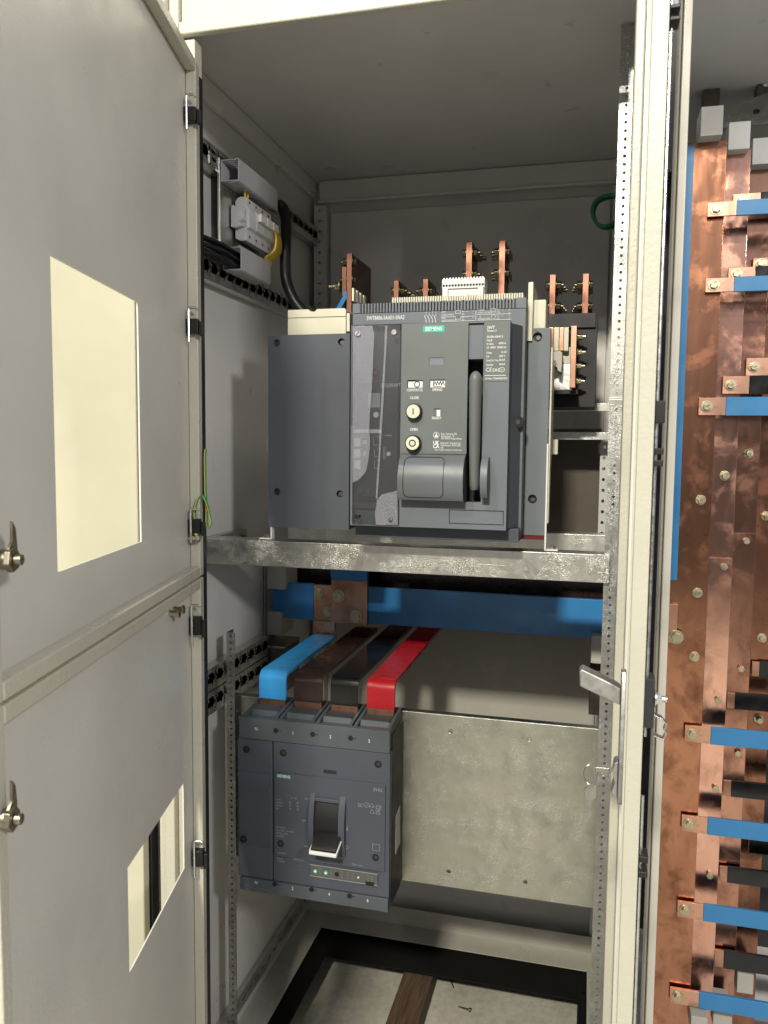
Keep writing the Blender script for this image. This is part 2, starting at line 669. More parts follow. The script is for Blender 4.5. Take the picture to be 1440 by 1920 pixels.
# ================================================================== setting
YF, YR, XL, XR = 1.15, 1.955, -.69, .078
ZC, ZF = .648, -1.22

struct(MB().box(-4, 4, -4, 6, -1.32, -1.30).build('floor', CONC))

# ------------------------------------------------------------------ main cabinet
cab = thing('switchgear_cabinet', (-.3, 1.55, ZF), 'tall pale grey open switchgear cabinet holding two dark circuit breakers', 'cabinet')
MB().box(XL - .002, XL, YF + .02, YR, ZF, ZC).build('side_panel', PAINT_IN, cab)
MB().box(XL - .002, XR + .01, YR, YR + .002, ZF, ZC).build('rear_panel', PAINT_IN, cab)
# roof with small spot welds
m = MB().box(XL - .002, XR + .01, YF + .01, YR + .002, ZC, ZC + .002)
for px, py in ((575, 247), (740, 233), (917, 215), (1107, 193)):
    p = PZ(px, py, ZC)
    m.box(p.x - .0015, p.x - .0008, p.y, p.y + .009, ZC - .0006, ZC)
    m.box(p.x + .0012, p.x + .0019, p.y, p.y + .009, ZC - .0006, ZC)
m.build('roof_panel', PAINT_ROOF, cab)
MB().box(XR, XR + .002, YF + .03, YR, ZF, ZC).build('partition', PAINT_IN, cab)
# rails round the inside of the roof and rear
MB().box(XL, XL + .012, YF + .05, YR - .02, .607, ZC - .001).build('side_rail', PAINT_IN, cab, .002)
m = MB().box(XL + .02, XR - .01, YR - .022, YR - .001, .600, ZC - .001)
m.box(XL + .02, XR - .01, YR - .030, YR - .0225, .592, .600)
m.build('rear_rail', PAINT_IN, cab, .002)
# perforated rear posts
for x0, x1, lab in ((XL + .012, XL + .042, 'left'), (.030, .058, 'right')):
    bs = [ZF + .03 + .025 * i for i in range(72)]
    m = MB().cells('y', x0, x1, bs, [[circ((x0 + x1) / 2, b + .0125, .0036, 10)] for b in bs[:-1]], YR - .034, YR - .032)
    m.box(x0, x0 + .002, YR - .0315, YR - .002, bs[0], bs[-1])
    m.box(x1 - .002, x1, YR - .0315, YR - .002, bs[0], bs[-1])
    m.build('perforated_post', PAINT_IN, cab)
MB().box(XL + .048, .026, YR - .012, YR - .0005, -1.10, .572).build('rear_sheet', PAINT_IN, cab, .002)
# base frame with its opening
X0, X1, Y0, Y1 = -.628, .026, 1.20, 1.848
m = MB().plate([(XL, YF), (XR, YF), (XR, YR), (XL, YR)], [[(X0, Y0), (X1, Y0), (X1, Y1), (X0, Y1)]], 'z', ZF - .003, ZF)
m.box(XL, XR, YR - .045, YR - .0435, ZF, ZF + .045)
m.build('base_frame', PAINT_D, cab)
a, b = PZ(612, 1781, ZF - .012), PZ(1096, 1862, ZF - .012)
px0, px1, py1 = -.588, .006, 1.755
m = MB().plate([(XL, YF), (XR, YF), (XR, YR), (XL, YR)],
               [[(px0, 1.22), (px1, 1.22), (px1, py1), (px0, py1)], circ(a.x, a.y, .006), circ(b.x, b.y, .006)], 'z', ZF - .014, ZF - .010)
for q in ((XL, XL + .003, YF, YR), (XR - .003, XR, YF, YR), (XL + .004, XR - .004, YR - .003, YR)):
    m.box(*q, ZF - .0785, ZF - .0145)
m.build('plinth', PLINTH, cab)
# front frame: left post, header lip, header board, right post
m = MB().box(-.668, -.652, YF - .010, YF + .02, ZF, .80)
m.box(-.6515, -.634, YF - .022, YF + .02, ZF, .80)
m.box(-.6335, -.618, YF - .010, YF + .02, ZF, .80)
m.box(-.6175, -.5945, YF - .004, YF + .02, ZF, .605)
m.build('front_post', PEEL, cab, .002)
m = MB().box(-.617, .030, YF - .012, YF + .001, .609, .628)
m.build('header_lip', PEEL, cab, .003, 3)
MB().box(-.617, .030, YF - .002, YF + .02, .629, .80).build('header_board', PEEL, cab, .002)
MB().box(-.594, -.5900, YF - .012, YF + .012, ZF, .552).build('gasket', BLACK, cab)
xa, xb = PY(1150, 1280, YF).x, PY(1168, 1280, YF).x
MB().box(xa, xb, YF - .012, YF + .02, ZF, .80).build('front_post', PEEL, cab, .003)
MB().box(xb + .0005, xb + .012, YF + .004, YF + .02, ZF, .80).build('front_post', PAINT, cab, .001)

# ------------------------------------------------------------------ doors of the main cabinet
H = PY(363, 1060, YF - .012)
H = Vector((H.x, H.y, 0))
e1 = Vector((.2235, -.9747, 0))
e2 = Vector((.9747, .2235, 0))
DM = Matrix(((e1.x, e2.x, 0, H.x), (e1.y, e2.y, 0, H.y), (0, 0, 1, 0), (0, 0, 0, 1)))


def D(px, py, off=0.0):
    v = ray(px, py)
    t = (H.dot(e2) + off) / v.dot(e2)
    p = v * t - H
    return p.dot(e1), p.z          # s, z


s_out = D(3, 1150, .016)[0] + .016


def zdoor(px, py, s, n):
    """height of a photo point that lies at s along the door, n off it"""
    return PY(px, py, (DM @ Vector((s, n, 0))).y).z


zd = zdoor(380, 1079, 0, .016)          # gap between the two doors
ztop = zdoor(367, 124, 0, .016)
zbot = ZF + .01


def door(z0, z1, win, label, pins, cam_px, extra):
    d = None
    s0 = .0
    hole = None
    if win:
        q = [D(*c) for c in win]
        ws0 = (q[1][0] + q[2][0]) / 2; ws1 = (q[0][0] + q[3][0]) / 2
        wz1 = (q[0][1] + q[1][1]) / 2; wz0 = (q[2][1] + q[3][1]) / 2
        hole = [[(ws0, wz0), (ws1, wz0), (ws1, wz1), (ws0, wz1)]]
    d = MB(DM).plate([(s0, z0), (s_out, z0), (s_out, z1), (s0, z1)], hole or [], 'y', -.002, 0).build('door', PAINT, cab)
    d['label'] = label
    m = MB(DM)
    for a in ((s0, s0 + .020, z0, z1), (s_out - .016, s_out, z0, z1), (s0 + .0205, s_out - .0165, z0, z0 + .016), (s0 + .0205, s_out - .0165, z1 - .016, z1)):
        m.box(a[0], a[1], .0002, .016, a[2], a[3])
    m.build('folded_edge', PEEL, d, .002)
    for py0, py1 in pins:
        pz1, pz0 = zdoor(360, py0, .036, .006), zdoor(360, py1, .036, .006)
        hgt = pz1 - pz0
        zc = pz0 + hgt * .46
        hb = MB(DM).box(.0205, .034, .0005, .019, zc - hgt * .20, zc + hgt * .24)
        hb.box(.022, .033, .0195, .026, zc - hgt * .26, zc + hgt * .16)
        hb = hb.build('hinge', BLACK, d, .0015)
        MB(DM).tube(smooth_path([(.0365, .006, pz0), (.0365, .006, zc), (.0365, .006, pz1 - .004), (.0365, .008, pz1), (.0365, .017, pz1), (.0365, .019, pz1 - .003)], 4), .0020, 8).build('hinge_pin', ZINC, hb)
    s, z = D(*cam_px, .014)
    c = MB(DM).cyl((s, .0005, z), (s, .020, z), .0085, n=20)
    c.cyl((s, .020, z), (s, .025, z), .0105, n=6)
    c.cyl((s, .0252, z), (s, .031, z), .0045, n=14)
    c = c.build('cam_latch', LATCH, d, .0008)
    MB(DM).prism([(s + .008, z - .005), (s - .007, z - .006), (s - .010, z + .009), (s - .008, z + .024), (s - .003, z + .030), (s - .002, z + .014), (s + .006, z + .006)], 'y', .0203, .0225).build('cam_arm', LATCH, c)
    return d


# (the pins are read off the photo at the flange)
du = door(zd + .0015, ztop, [(92, 477), (257, 566), (267, 1017), (110, 1070)], 'upper door with a tall cut-out', [(177, 241), (577, 641), (955, 1018)], (2, 1049), 0)
dl = door(zbot, zd - .0015, [(240, 1625), (345, 1468), (345, 1630), (242, 1826)], 'lower door with a small cut-out', [(1135, 1212), (1577, 1644)], (2, 1535), 0)
for px, py in ((331, 1150), (339, 1143)):
    s, z = D(px, py, .01)
    MB(DM).cyl((s, .0005, z), (s, .012, z), .0042, n=14).cyl((s, .012, z), (s, .015, z), .0065, n=6).build('stud', BRASSY, dl)
# earthing stud on the upper door
z = zdoor(366, 1010, .03, .008)
MB(DM).cyl((.030, .0004, z), (.030, .014, z), .0036, n=14).cyl((.030, .006, z), (.030, .010, z), .0062, n=6).cyl((.030, .0142, z), (.030, .018, z), .0058, n=6).build('earth_stud', BRASSY, du)

# earth wire hanging between door and frame
ew = [PY(366, 1002, 1.115), PY(366, 975, 1.112), PY(366, 955, 1.115), PY(372, 935, 1.12), PY(380, 929, 1.125), PY(388, 943, 1.13), PY(393, 962, 1.135),
      PY(396, 980, 1.135), PY(392, 989, 1.135), PY(388, 982, 1.135), PY(388, 955, 1.135), PY(386, 920, 1.13), PY(385, 860, 1.13), PY(386, 842, 1.13)]
w = thing('earth_wire', ew[0], 'green and yellow earth wire looping from door stud past the hinge', 'wire')
P = smooth_path(ew, 8)
MB().tube(P, .0017, 8).build('insulation', GREEN, w)
MB().tube([p + Vector((-.0009, -.0010, 0)) for p in P], .0011, 6).build('yellow_stripe', YELLOW, w)
MB().cyl(PY(367, 986, 1.111), PY(368, 1003, 1.111), .0034, n=12).build('cable_lug', YELLOW, w)
MB().cyl(PY(368, 1003, 1.111), PY(368, 1017, 1.111), .0030, .0022, n=10).build('lug_tongue', ZINC, w)

# ------------------------------------------------------------------ neighbour cabinet, seen through the cut-outs
nb = thing('neighbouring_cabinet', (-1.1, 1.2, ZF), 'closed cream cabinet beside the open one, glimpsed through the door cut-outs', 'cabinet')
MB().box(-1.60, -.690, YF - .025, YF - .005, ZF, .74).build('door', painted('cream_paint', (.49, .475, .365), .36, .0004, 300, .15), nb, .003)
m = MB().box(-1.60, -.6885, YF, YF + .02, ZF, .74)
m.build('front_frame', BLACKM, nb)

# ------------------------------------------------------------------ right door, seen edge-on, with its lock
def ratio(px, py):
    v = ray(px, py)
    return v.x / v.y


YE = .78
xe0, xe1 = ratio(1174, 1280) * YE, ratio(1209, 1280) * YE
xh = xb + .007
rd = thing('busbar_cabinet', (.3, 1.55, ZF), 'narrow open cabinet full of copper busbars at the right', 'cabinet')
th = xe1 - xe0
sl = (xh - xe0) / (YF - .02 - YE)


def dx(y):
    return xe0 + (y - YE) * sl


zt, zb = .80, ZF + .01
d = MB().prism([(xe0, YE), (xe0 + .002, YE + .0005), (dx(YF - .02) + .002, YF - .02), (dx(YF - .02), YF - .02)], 'z', zb, zt).build('door', PEEL_D, rd)
m = MB().prism([(xe0 + .0022, YE), (xe1, YE), (xe1 + .0003, YE + .012), (xe1 - .002, YE + .012), (xe1 - .002, YE + .002), (xe0 + .0022, YE + .002)], 'z', zb, zt)
m.build('folded_edge', PEEL_D, d, .0015, 3)
# lock rod, gear box, clips on the inside
rx = xe1 + .004
MB().cyl((rx - .001, YE + .022, -.28), (rx - .001, YE + .022, .78), .0022, n=12).cyl((rx - .001, YE + .022, zb), (rx - .001, YE + .022, -.34), .0022, n=12).build('lock_rod', ZINC, d)


def zat(px, py, Y):
    return PY(px, py, Y).z


m = MB().box(rx - .010, rx + .0065, YE + .014, YE + .040, zat(1215, 1362, .8), zat(1215, 1270, .8))
m.build('lock_case', BLACKM, d, .001)
zq = zat(1235, 1310, .8)
MB().bolt((rx + .007, YE + .02, zq), (1, 0, 0), .0058, .005, True, .005).build('lock_nut', ZINC, d)
z1_, z0_ = zat(1235, 1340, .8), zat(1235, 1384, .8)
MB().band([(rx + .0065, z1_), (rx + .014, z1_ - .003), (rx + .0185, z1_ - .008), (rx + .0165, z1_ - .014), (rx + .0185, z0_ + .006), (rx + .016, z0_), (rx + .007, z0_ + .003)], 'y', YE + .016, YE + .026, .0014).build('cam_hook', ZINC, d, .0004)
for y0, y1 in ((752, 794), (840, 852), (862, 874), (1600, 1612), (1628, 1640), (22, 30), (44, 52)):
    MB().box(rx - .003, rx + .006, YE + .010, YE + .03, zat(1225, y1, .8), zat(1225, y0, .8)).build('rod_clip', BLACK, d, .001)
# handle
hx = ratio(1165, 1400) * (YE + .03)
hz1, hz0 = zat(1169, 1258, .8), zat(1169, 1506, .8)
yy = YE + .012
hxp = dx(yy + .012)
hn = MB().prism([(yy, hz0 + .003), (yy + .003, hz0), (yy + .021, hz0), (yy + .024, hz0 + .003), (yy + .024, hz1 - .010), (yy + .018, hz1), (yy + .006, hz1), (yy, hz1 - .010)], 'x', hxp - .005, hxp - .0005).build('handle', STEEL, d, .001)
hb1, hb0 = zat(1163, 1425, .8), zat(1163, 1492, .8)
MB().prism([(hxp - .0055, hb0), (hxp - .0055, hb1), (hxp - .009, hb1 - .002), (hxp - .0105, hb1 - .012), (hxp - .0085, (hb0 + hb1) / 2 - .004), (hxp - .0115, hb0 + .003)], 'y', yy + .003, yy + .021).build('lock_boss', STEEL, hn, .0008)
a1, a0 = PY(1166, 1289, .80), PY(1166, 1320, .80)
b1, b0 = PY(1086, 1252, .80), PY(1087, 1284, .80)
MB().prism([(hxp - .0052, a0.z), (hxp - .0052, a1.z), (hxp - .010, a1.z + .003), (b1.x + .003, b1.z + .0005), (b1.x, b1.z - .002), (b0.x, b0.z), ((a0.x * .45 + b0.x * .55), a0.z * .45 + b0.z * .55 - .0005)], 'y', yy + .002, yy + .022).build('lever', STEEL, hn, .0018, 3)
# keys
kz = zat(1150, 1445, .80)
k = thing('key_bunch', (hxp - .02, yy + .012, kz - .05), 'small steel keys hanging from the swing handle lock', 'keys')
yk = yy + .012
kx = lambda px, py: PY(px, py, yk)
A = kx(1160, 1445)
B = kx(1143, 1445)
MB().box(B.x, hxp - .0108, yk - .001, yk + .001, A.z - .0022, A.z + .0022).build('key_blade', KEYM, k)
p0, p1 = kx(1116, 1437), kx(1143, 1450)
MB().box(p0.x, p1.x, yk - .0012, yk + .0012, p1.z, p0.z).build('key_head', KEYM, k, .0008)
c = kx(1108, 1452)
MB().tube([c + Vector((.007 * cos(t), .002 * sin(2 * t), .011 * sin(t))) for t in [2 * pi * i / 24 for i in range(25)]], .0006, 6).build('key_ring', KEYM, k)
p0, p1 = kx(1096, 1474), kx(1119, 1503)
MB().prism([(p0.x, p1.z + .003), (p0.x + .002, p1.z), (p1.x - .003, p1.z), (p1.x, p1.z + .004), (p1.x, p0.z), (p1.x - .004, p0.z + .003), (p0.x + .004, p0.z + .001), (p0.x, p0.z - .003)], 'y', yk + .0005, yk + .0025).build('key_head', KEYM, k, .0006)
p0, p1 = kx(1103, 1503), kx(1106, 1533)
MB().box(p0.x, p1.x + .001, yk + .0006, yk + .0022, p1.z, p0.z).build('key_blade', KEYM, k)

# ------------------------------------------------------------------ busbar cabinet body
xp0, xp1 = ratio(1227, 1280) * YF, ratio(1248, 1280) * YF
m = MB().box(xp0 + .004, xp1, YF - .012, YF + .01, ZF, .80)
m.box(xp0, xp0 + .0035, YF - .004, YF + .03, ZF, .80)
m.build('front_post', PAINT_D, rd, .002)
MB().box(xp1 - .004, 1.0, YF + .012, YR + .1, ZC, ZC + .002).build('roof_panel', PAINT_ROOF, rd)
MB().box(XR + .004, 1.0, YR + .1, YR + .102, ZF, ZC).build('rear_panel', BLACKM, rd)
MB().box(XR + .003, XR + .0045, YF + .03, YR + .1, ZF, ZC).build('partition', PAINT_ROOF, rd)
MB().box(1.0, 1.002, YF + .012, YR + .1, ZF, ZC).build('side_panel', PAINT_ROOF, rd)
MB().box(XR + .004, 1.0, YF, YR + .1, ZF - .002, ZF).build('floor_panel', PAINT_ROOF, rd)

# vertical copper bars, each further back to the right
BY = (1.50, 1.555, 1.61, 1.665)
edges = [(1240, 1334), (1318, 1378), (1362, 1420), (1404, 1462)]
ztops = [zat(1335, 264, BY[0]), zat(1385, 280, BY[1]), zat(1425, 312, BY[2]), zat(1440, 330, BY[3])]
bar_lab = ['copper busbar nearest the pale door post, edged in blue sleeving',
           'bright pinkish copper busbar behind the front one, second from the door post',
           'stained copper busbar between the bright one and the rearmost one',
           'dark copper busbar cut by the right picture edge, set deepest']
bars = []
BX = []
for i, Y in enumerate(BY):
    x0, x1 = ratio(edges[i][0], 950) * Y, ratio(edges[i][1], 950) * Y
    BX.append((x0, x1))
    t = thing('copper_busbar', ((x0 + x1) / 2, Y, ZF + .02), bar_lab[i], 'busbar', 'vertical copper busbars in the right cabinet')
    MB().box(x0, x1, Y, Y + .010, ZF + .02, ztops[i]).build('bar', COPPERS[i], t, .0008)
    bars.append(t)
# blue sleeve on the first bar's left edge
x0 = ratio(1240, 950) * 1.496
x1 = ratio(1281, 800) * 1.496
MB().box(x0, x1, 1.4965, 1.4995, zat(1265, 1088, 1.496), zat(1290, 272, 1.496)).build('sleeve', BLUE_T, bars[0], .0005)
# overlapping splice plates
for i, y0, y1, f0, f1 in ((1, 1046, 1940, .18, 1), (2, 998, 1470, .18, 1), (0, 1137, 1211, .0, .42)):
    a, b = BX[i]
    Y = BY[i] - .0085
    MB().box(a + (b - a) * f0, a + (b - a) * f1 - .001, Y, BY[i] - .0003, zat(1340, y1, Y), zat(1340, y0, Y)).build('splice_plate', CU_E if i == 0 else COPPERS[i], bars[i], .0008)
for i, pts in ((0, ((1315, 938), (1309, 1113), (1303, 1233))), (1, ((1360, 892), (1357, 1062), (1346, 1312), (1341, 1477), (1330, 1640))),
               (2, ((1405, 850), (1399, 1014), (1389, 1253), (1383, 1411))), (3, ((1438, 968), (1430, 1198), (1424, 1350)))):
    for px, py in pts:
        p = PY(px, py, BY[i] - .009)
        sb = MB().bolt((p.x, BY[i] - .0005, p.z), (0, -1, 0), .0062, .014, True)
        sb.build('bolt', BRASSY, bars[i], .0005)
p = PY(1268, 1195, BY[0] - .012)
MB().bolt((p.x, BY[0] - .009, p.z), (0, -1, 0), .0088, .008, True).build('bolt', BRASSY, bars[0], .0006)

# horizontal taps
GT = 'sleeved tap straps running right from the busbars'
taps = [
    # bar, left px, centre py, half height px, copper px, colour, label
    (0, 1327, 393, 11, 54, BLUE_T, 'topmost blue sleeved tap strap on the front busbar'),
    (0, 1323, 535, 11, 53, BLUE_T, 'second blue sleeved tap strap from the top'),
    (0, 1310, 762, 14, 51, BLUE_T, 'blue sleeved tap strap just below the black strap, level with the breaker'),
    (0, 1284, 1375, 14, 49, BLUE_T, 'blue sleeved tap strap level with the small breaker top'),
    (0, 1278, 1543, 14, 49, BLUE_T, 'blue sleeved tap strap halfway down the small breaker'),
    (0, 1270, 1704, 14, 49, BLUE_T, 'blue sleeved tap strap second from the bottom'),
    (0, 1256, 1866, 14, 55, BLUE_T, 'lowest blue sleeved tap strap above the white insulators'),
    (1, 1375, 375, 9, 51, BLACKS, 'topmost black sleeved tap strap on the second busbar'),
    (1, 1366, 514, 10, 50, BLACKS, 'second black sleeved tap strap from the top'),
    (1, 1355, 722, 14, 50, BLACKS, 'black sleeved tap strap with a brassy copper end above the blue one'),
    (2, 1412, 494, 9, 40, BROWN, 'short brown tap strap above the second black one'),
    (2, 1399, 688, 14, 48, BROWN, 'brown tap strap with a bare copper end in mid height'),
    (2, 1363, 1313, 13, 15, BLACKS, 'black tap strap just above the blue strap beside the door lever'),
    (2, 1356, 1477, 13, 15, BLACKS, 'black tap strap midway between two blue straps'),
    (2, 1349, 1638, 13, 15, BLACKS, 'black tap strap above the second lowest blue strap'),
    (2, 1340, 1796, 15, 17, BLACKS, 'lowest black tap strap, above the white insulator'),
    (3, 1410, 1254, 12, 14, BLACKS, 'black tap strap with a reddish copper end, deepest of the rows'),
    (3, 1403, 1585, 12, 2, BLACKS, 'dark tap strap lying deep below a blue strap'),
]
for i, px, py, hh, cp, mat, lab in taps:
    Y = BY[i] - .011
    p = PY(px, py, Y)
    dz = hh / FPX * Y * 1.08
    cx = PY(px + cp, py, Y).x
    t = thing('tap_strap', (p.x, Y, p.z - dz), lab, 'strap', GT)
    MB().box(p.x, cx, Y, Y + .005, p.z - dz, p.z + dz).build('copper_end', CU_E, t, .0005)
    MB().box(cx, .62, Y - .0008, Y + .0058, p.z - dz * 1.06, p.z + dz * 1.06).build('sleeve', mat, t, .0008)
    if cp > 20:
        MB().bolt((p.x + .013, Y, p.z), (0, -1, 0), .0068, .006, True).build('bolt', BRASSY, t, .0005)
# insulator blocks over the bars and below
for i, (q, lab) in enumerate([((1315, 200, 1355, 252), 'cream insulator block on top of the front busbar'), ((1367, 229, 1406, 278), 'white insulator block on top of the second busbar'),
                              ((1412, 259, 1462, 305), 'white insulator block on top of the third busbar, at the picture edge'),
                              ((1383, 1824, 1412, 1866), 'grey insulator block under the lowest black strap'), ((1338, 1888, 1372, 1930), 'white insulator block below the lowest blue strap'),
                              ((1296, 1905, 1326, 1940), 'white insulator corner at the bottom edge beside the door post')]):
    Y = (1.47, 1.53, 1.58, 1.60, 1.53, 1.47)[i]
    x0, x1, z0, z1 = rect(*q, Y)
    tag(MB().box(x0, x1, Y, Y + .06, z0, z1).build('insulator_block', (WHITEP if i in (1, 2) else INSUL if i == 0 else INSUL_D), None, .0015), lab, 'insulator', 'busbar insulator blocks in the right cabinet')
br = thing('busbar_bracket', (.3, 1.65, .4), 'dark steel bracket carrying the busbar insulators below the roof', 'bracket')
x0, x1, z0, z1 = rect(1318, 148, 1520, 226, 1.60)
MB().plate([(x0, z0), (x1, z0), (x1, z0 + .075), (x0, z0 + .022)], [slot(rect(1418, 208, 1419, 209, 1.60)[0], rect(1418, 208, 1419, 209, 1.60)[2], .012, .009)], 'y', 1.60, 1.603).build('cross_plate', GALV_K, br)
for px in (1325, 1425):
    p = PY(px, 150, 1.62)
    q = PY(px, 220, 1.62)
    m = MB().box(p.x - .006, p.x + .022, 1.606, 1.640, q.z, ZC - .001)
    m.build('hanger', DARKSTEEL, br, .001)
    MB().bolt((p.x + .008, 1.605, p.z - .012), (0, -1, 0), .005).build('bolt', ZINC, br)

# ================================================================== inside the main cabinet
# front supporting beam
YB = 1.32
x0, x1, z0, z1 = rect(388, 1010, 1138, 1094, YB)
z1 = PY(700, 1022, YB).z
z0 = PY(700, 1072, YB).z
zbm = z1
m = MB().prism([(YB, z0), (YB, z1), (YB + .042, z1), (YB + .042, z1 - .003), (YB + .003, z1 - .003), (YB + .003, z0 + .003), (YB + .042, z0 + .003), (YB + .042, z0)], 'x', XL + .008, .034)
tag(m.build('support_beam', GALV_B, None, .0012), 'wrinkled galvanised channel beam in front, under the large breaker', 'beam', 'beams carrying the large breaker')
YB2 = 1.58
m = MB().prism([(YB2, z1 - .046), (YB2, z1 + .004), (YB2 + .04, z1 + .004), (YB2 + .04, z1 + .001), (YB2 + .003, z1 + .001), (YB2 + .003, z1 - .046)], 'x', XL + .075, .036)
tag(m.build('support_beam', GALV, None, .001), 'dull galvanised beam behind the front one, mostly hidden under the breaker', 'beam', 'beams carrying the large breaker')
# dark rail on the left wall that carries the beam
p = PX(389, 1062, XL + .02)


def wall_rail(ztop, zbot, y0, y1, mat, label, prot=.022, slots=2, grp='slotted rails on the left cabinet wall'):
    n = int((y1 - y0) / .034)
    bs = [y0 + (y1 - y0) * i / n for i in range(n + 1)]
    x = XL + prot
    zc = (ztop + zbot) / 2
    h = (ztop - zbot)
    m = MB()
    rows = [zc] if slots == 1 else [zc + h * .22, zc - h * .22]
    lev = [zbot, ztop] if slots == 1 else [zbot, zc, ztop]
    for r in range(len(rows)):
        for i in range(n):
            o = [(bs[i], lev[r]), (bs[i + 1], lev[r]), (bs[i + 1], lev[r + 1]), (bs[i], lev[r + 1])]
            m.plate(o, [slot((bs[i] + bs[i + 1]) / 2, rows[r], .020, .0045)], 'x', x - .002, x)
    m.box(XL + .001, x - .0022, y0, y1, ztop - .002, ztop)
    m.box(XL + .001, x - .0022, y0, y1, zbot, zbot + .002)
    return tag(m.build('slotted_rail', mat), label, 'rail', grp)


wall_rail(zbm - .001, zbm - .048, 1.20, 1.50, GALV_D, 'dark slotted rail on the left wall behind the beam end', .018)
wall_rail(.530, .488, 1.20, YR - .036, GALV, 'upper slotted rail on the left wall, running back above the white devices')
wall_rail(.334, .290, 1.20, YR - .036, GALV, 'slotted rail on the left wall below the lower wiring duct')
wall_rail(-.413, -.455, 1.20, 1.60, GALV, 'upper of two stacked slotted rails at the left, above the small breaker')
wall_rail(-.458, -.500, 1.20, 1.60, GALV, 'lower of two stacked slotted rails at the left, behind the zinc strut')
wall_rail(-1.150, -1.185, 1.20, YR - .04, GALV, 'lowest slotted rail on the left wall near the floor', .012, 1)

# perforated struts
def strut(name, x0, x1, y, z0, z1, label, mat=GALV, side=1, pitch=.0125):
    n = int((z1 - z0) / pitch)
    bs = [z0 + (z1 - z0) * i / n for i in range(n + 1)]
    m = MB().cells('y', x0, x1, bs, [[circ(x0 + (x1 - x0) * .5, (bs[i] + bs[i + 1]) / 2, .0024, 8)] for i in range(n)], y, y + .002)
    xs = x1 if side > 0 else x0
    m.box(xs - .001, xs + .001, y + .0022, y + .028, z0, z1)
    return tag(m.build(name, mat), label, 'strut', 'perforated galvanised struts')


xs0, xs1 = ratio(1141, 800) * 1.33, ratio(1168, 800) * 1.33
strut('perforated_strut', xs0, xs1, 1.33, ZF + .02, PY(1180, 45, 1.33).z, 'long perforated galvanised strut along the right side of the opening', GALV_S)
xs0, xs1 = ratio(425, 1250) * 1.355, ratio(440, 1250) * 1.355
strut('perforated_strut', xs0, xs1, 1.355, ZF + .02, PY(430, 1186, 1.355).z, 'short perforated strut at lower left beside the zinc plate', GALV_K, -1)

# mounting plate
YP = 1.372
a, b = PY(1124, 1366, YP), PY(1114, 1706, YP)
xl_ = PY(421, 1304, YP).x
zt_, zb_ = PY(755, 1333, YP).z, PY(757, 1651, YP).z
holes = []
for px, py in ((845, 1371), (993, 1386), (841, 1634), (985, 1654)):
    p = PY(px, py, YP)
    holes.append(circ(p.x, p.z, .0034, 12))
mp = thing('mounting_plate', ((xl_ + .06) / 2, YP, zb_), 'scratched zinc mounting plate carrying the smaller breaker', 'plate')
m = MB().plate([(xl_, zb_), (.055, zb_), (.055, zt_), (xl_, zt_)], holes, 'y', YP, YP + .002)
m.box(xl_, .055, YP + .0022, YP + .018, zt_ - .002, zt_)
m.box(xl_, .055, YP + .0022, YP + .018, zb_, zb_ + .002)
m.build('sheet', GALV_D, mp, .0008)
for px, py in ((426, 1324), (429, 1579), (433, 1652)):
    p = PY(px, py, YP - .002)
    MB().bolt((p.x, YP - .0005, p.z), (0, -1, 0), .0038, .003, True).build('bolt', ZINC, mp)

# ------------------------------------------------------------------ smaller breaker
YM = 1.27
mc = thing('molded_case_breaker', (-.45, 1.32, -.79), 'dark slate four pole circuit breaker with black toggle on the zinc plate', 'circuit breaker')


def mr(x0, y0, x1, y1, Y=YM):
    return rect(x0, y0, x1, y1, Y)


XA, XN, XB = -.590, PY(511, 1500, YM).x, -.312
ZT, ZB = PY(443, 1384, YM).z, PY(443, 1642, YM).z
ZTT, ZBB = PY(448, 1344, YM).z, PY(450, 1668, YM).z
MB().box(XA + .004, XB, YM + .020, YP - .001, ZBB + .004, ZTT - .012).build('case', BLACKM, mc, .002)
# neutral pole cover
zs = [PY(445, y, YM).z for y in (1384, 1438, 1594, 1640)]
m = MB().box(XA, XN - .0015, YM + .003, YM + .0195, ZB, ZT)
m.build('pole_cover', SLATE4, mc, .0015)
x0, x1, z0, z1 = mr(447, 1445, 504, 1592)
MB().prism([(YM + .0028, z0), (YM + .0028, z1), (YM - .001, z1 - .004), (YM - .001, z1 - .022), (YM + .0012, z1 - .026), (YM + .0012, z0 + .003)], 'x', x0, x1).build('pole_panel', SLATE4, mc, .001)
# front cover with toggle opening
tx0, tx1, tz0, tz1 = mr(592, 1500, 636, 1594)
m = MB().plate([(XN, ZB), (XB, ZB), (XB, ZT), (XN, ZT)], [[(tx0, tz0), (tx1, tz0), (tx1, tz1), (tx0, tz1)]], 'y', YM + .003, YM + .0195)
m.build('front_cover', SLATE4, mc, .0012)
fx0, fx1, fz0, fz1 = mr(514, 1448, 721, 1640)
m = MB().plate([(fx0, fz0 + .004), (fx1, fz0 + .004), (fx1, fz1), (fx0, fz1)], [[(tx0 - .002, tz0 - .002), (tx1 + .002, tz0 - .002), (tx1 + .002, tz1 + .002), (tx0 - .002, tz1 + .002)]], 'y', YM + .0005, YM + .0028)
m.build('raised_panel', SLATE4, mc, .0008)
# bezel round the toggle: curved cheeks bulging forward
bx0, bx1, bz0, bz1 = mr(582, 1489, 648, 1604)


def arc_pts(z0, z1, y0, depth, n=14):
    return [(y0 - depth * sin(pi * i / n) ** .8, z0 + (z1 - z0) * i / n) for i in range(n + 1)]


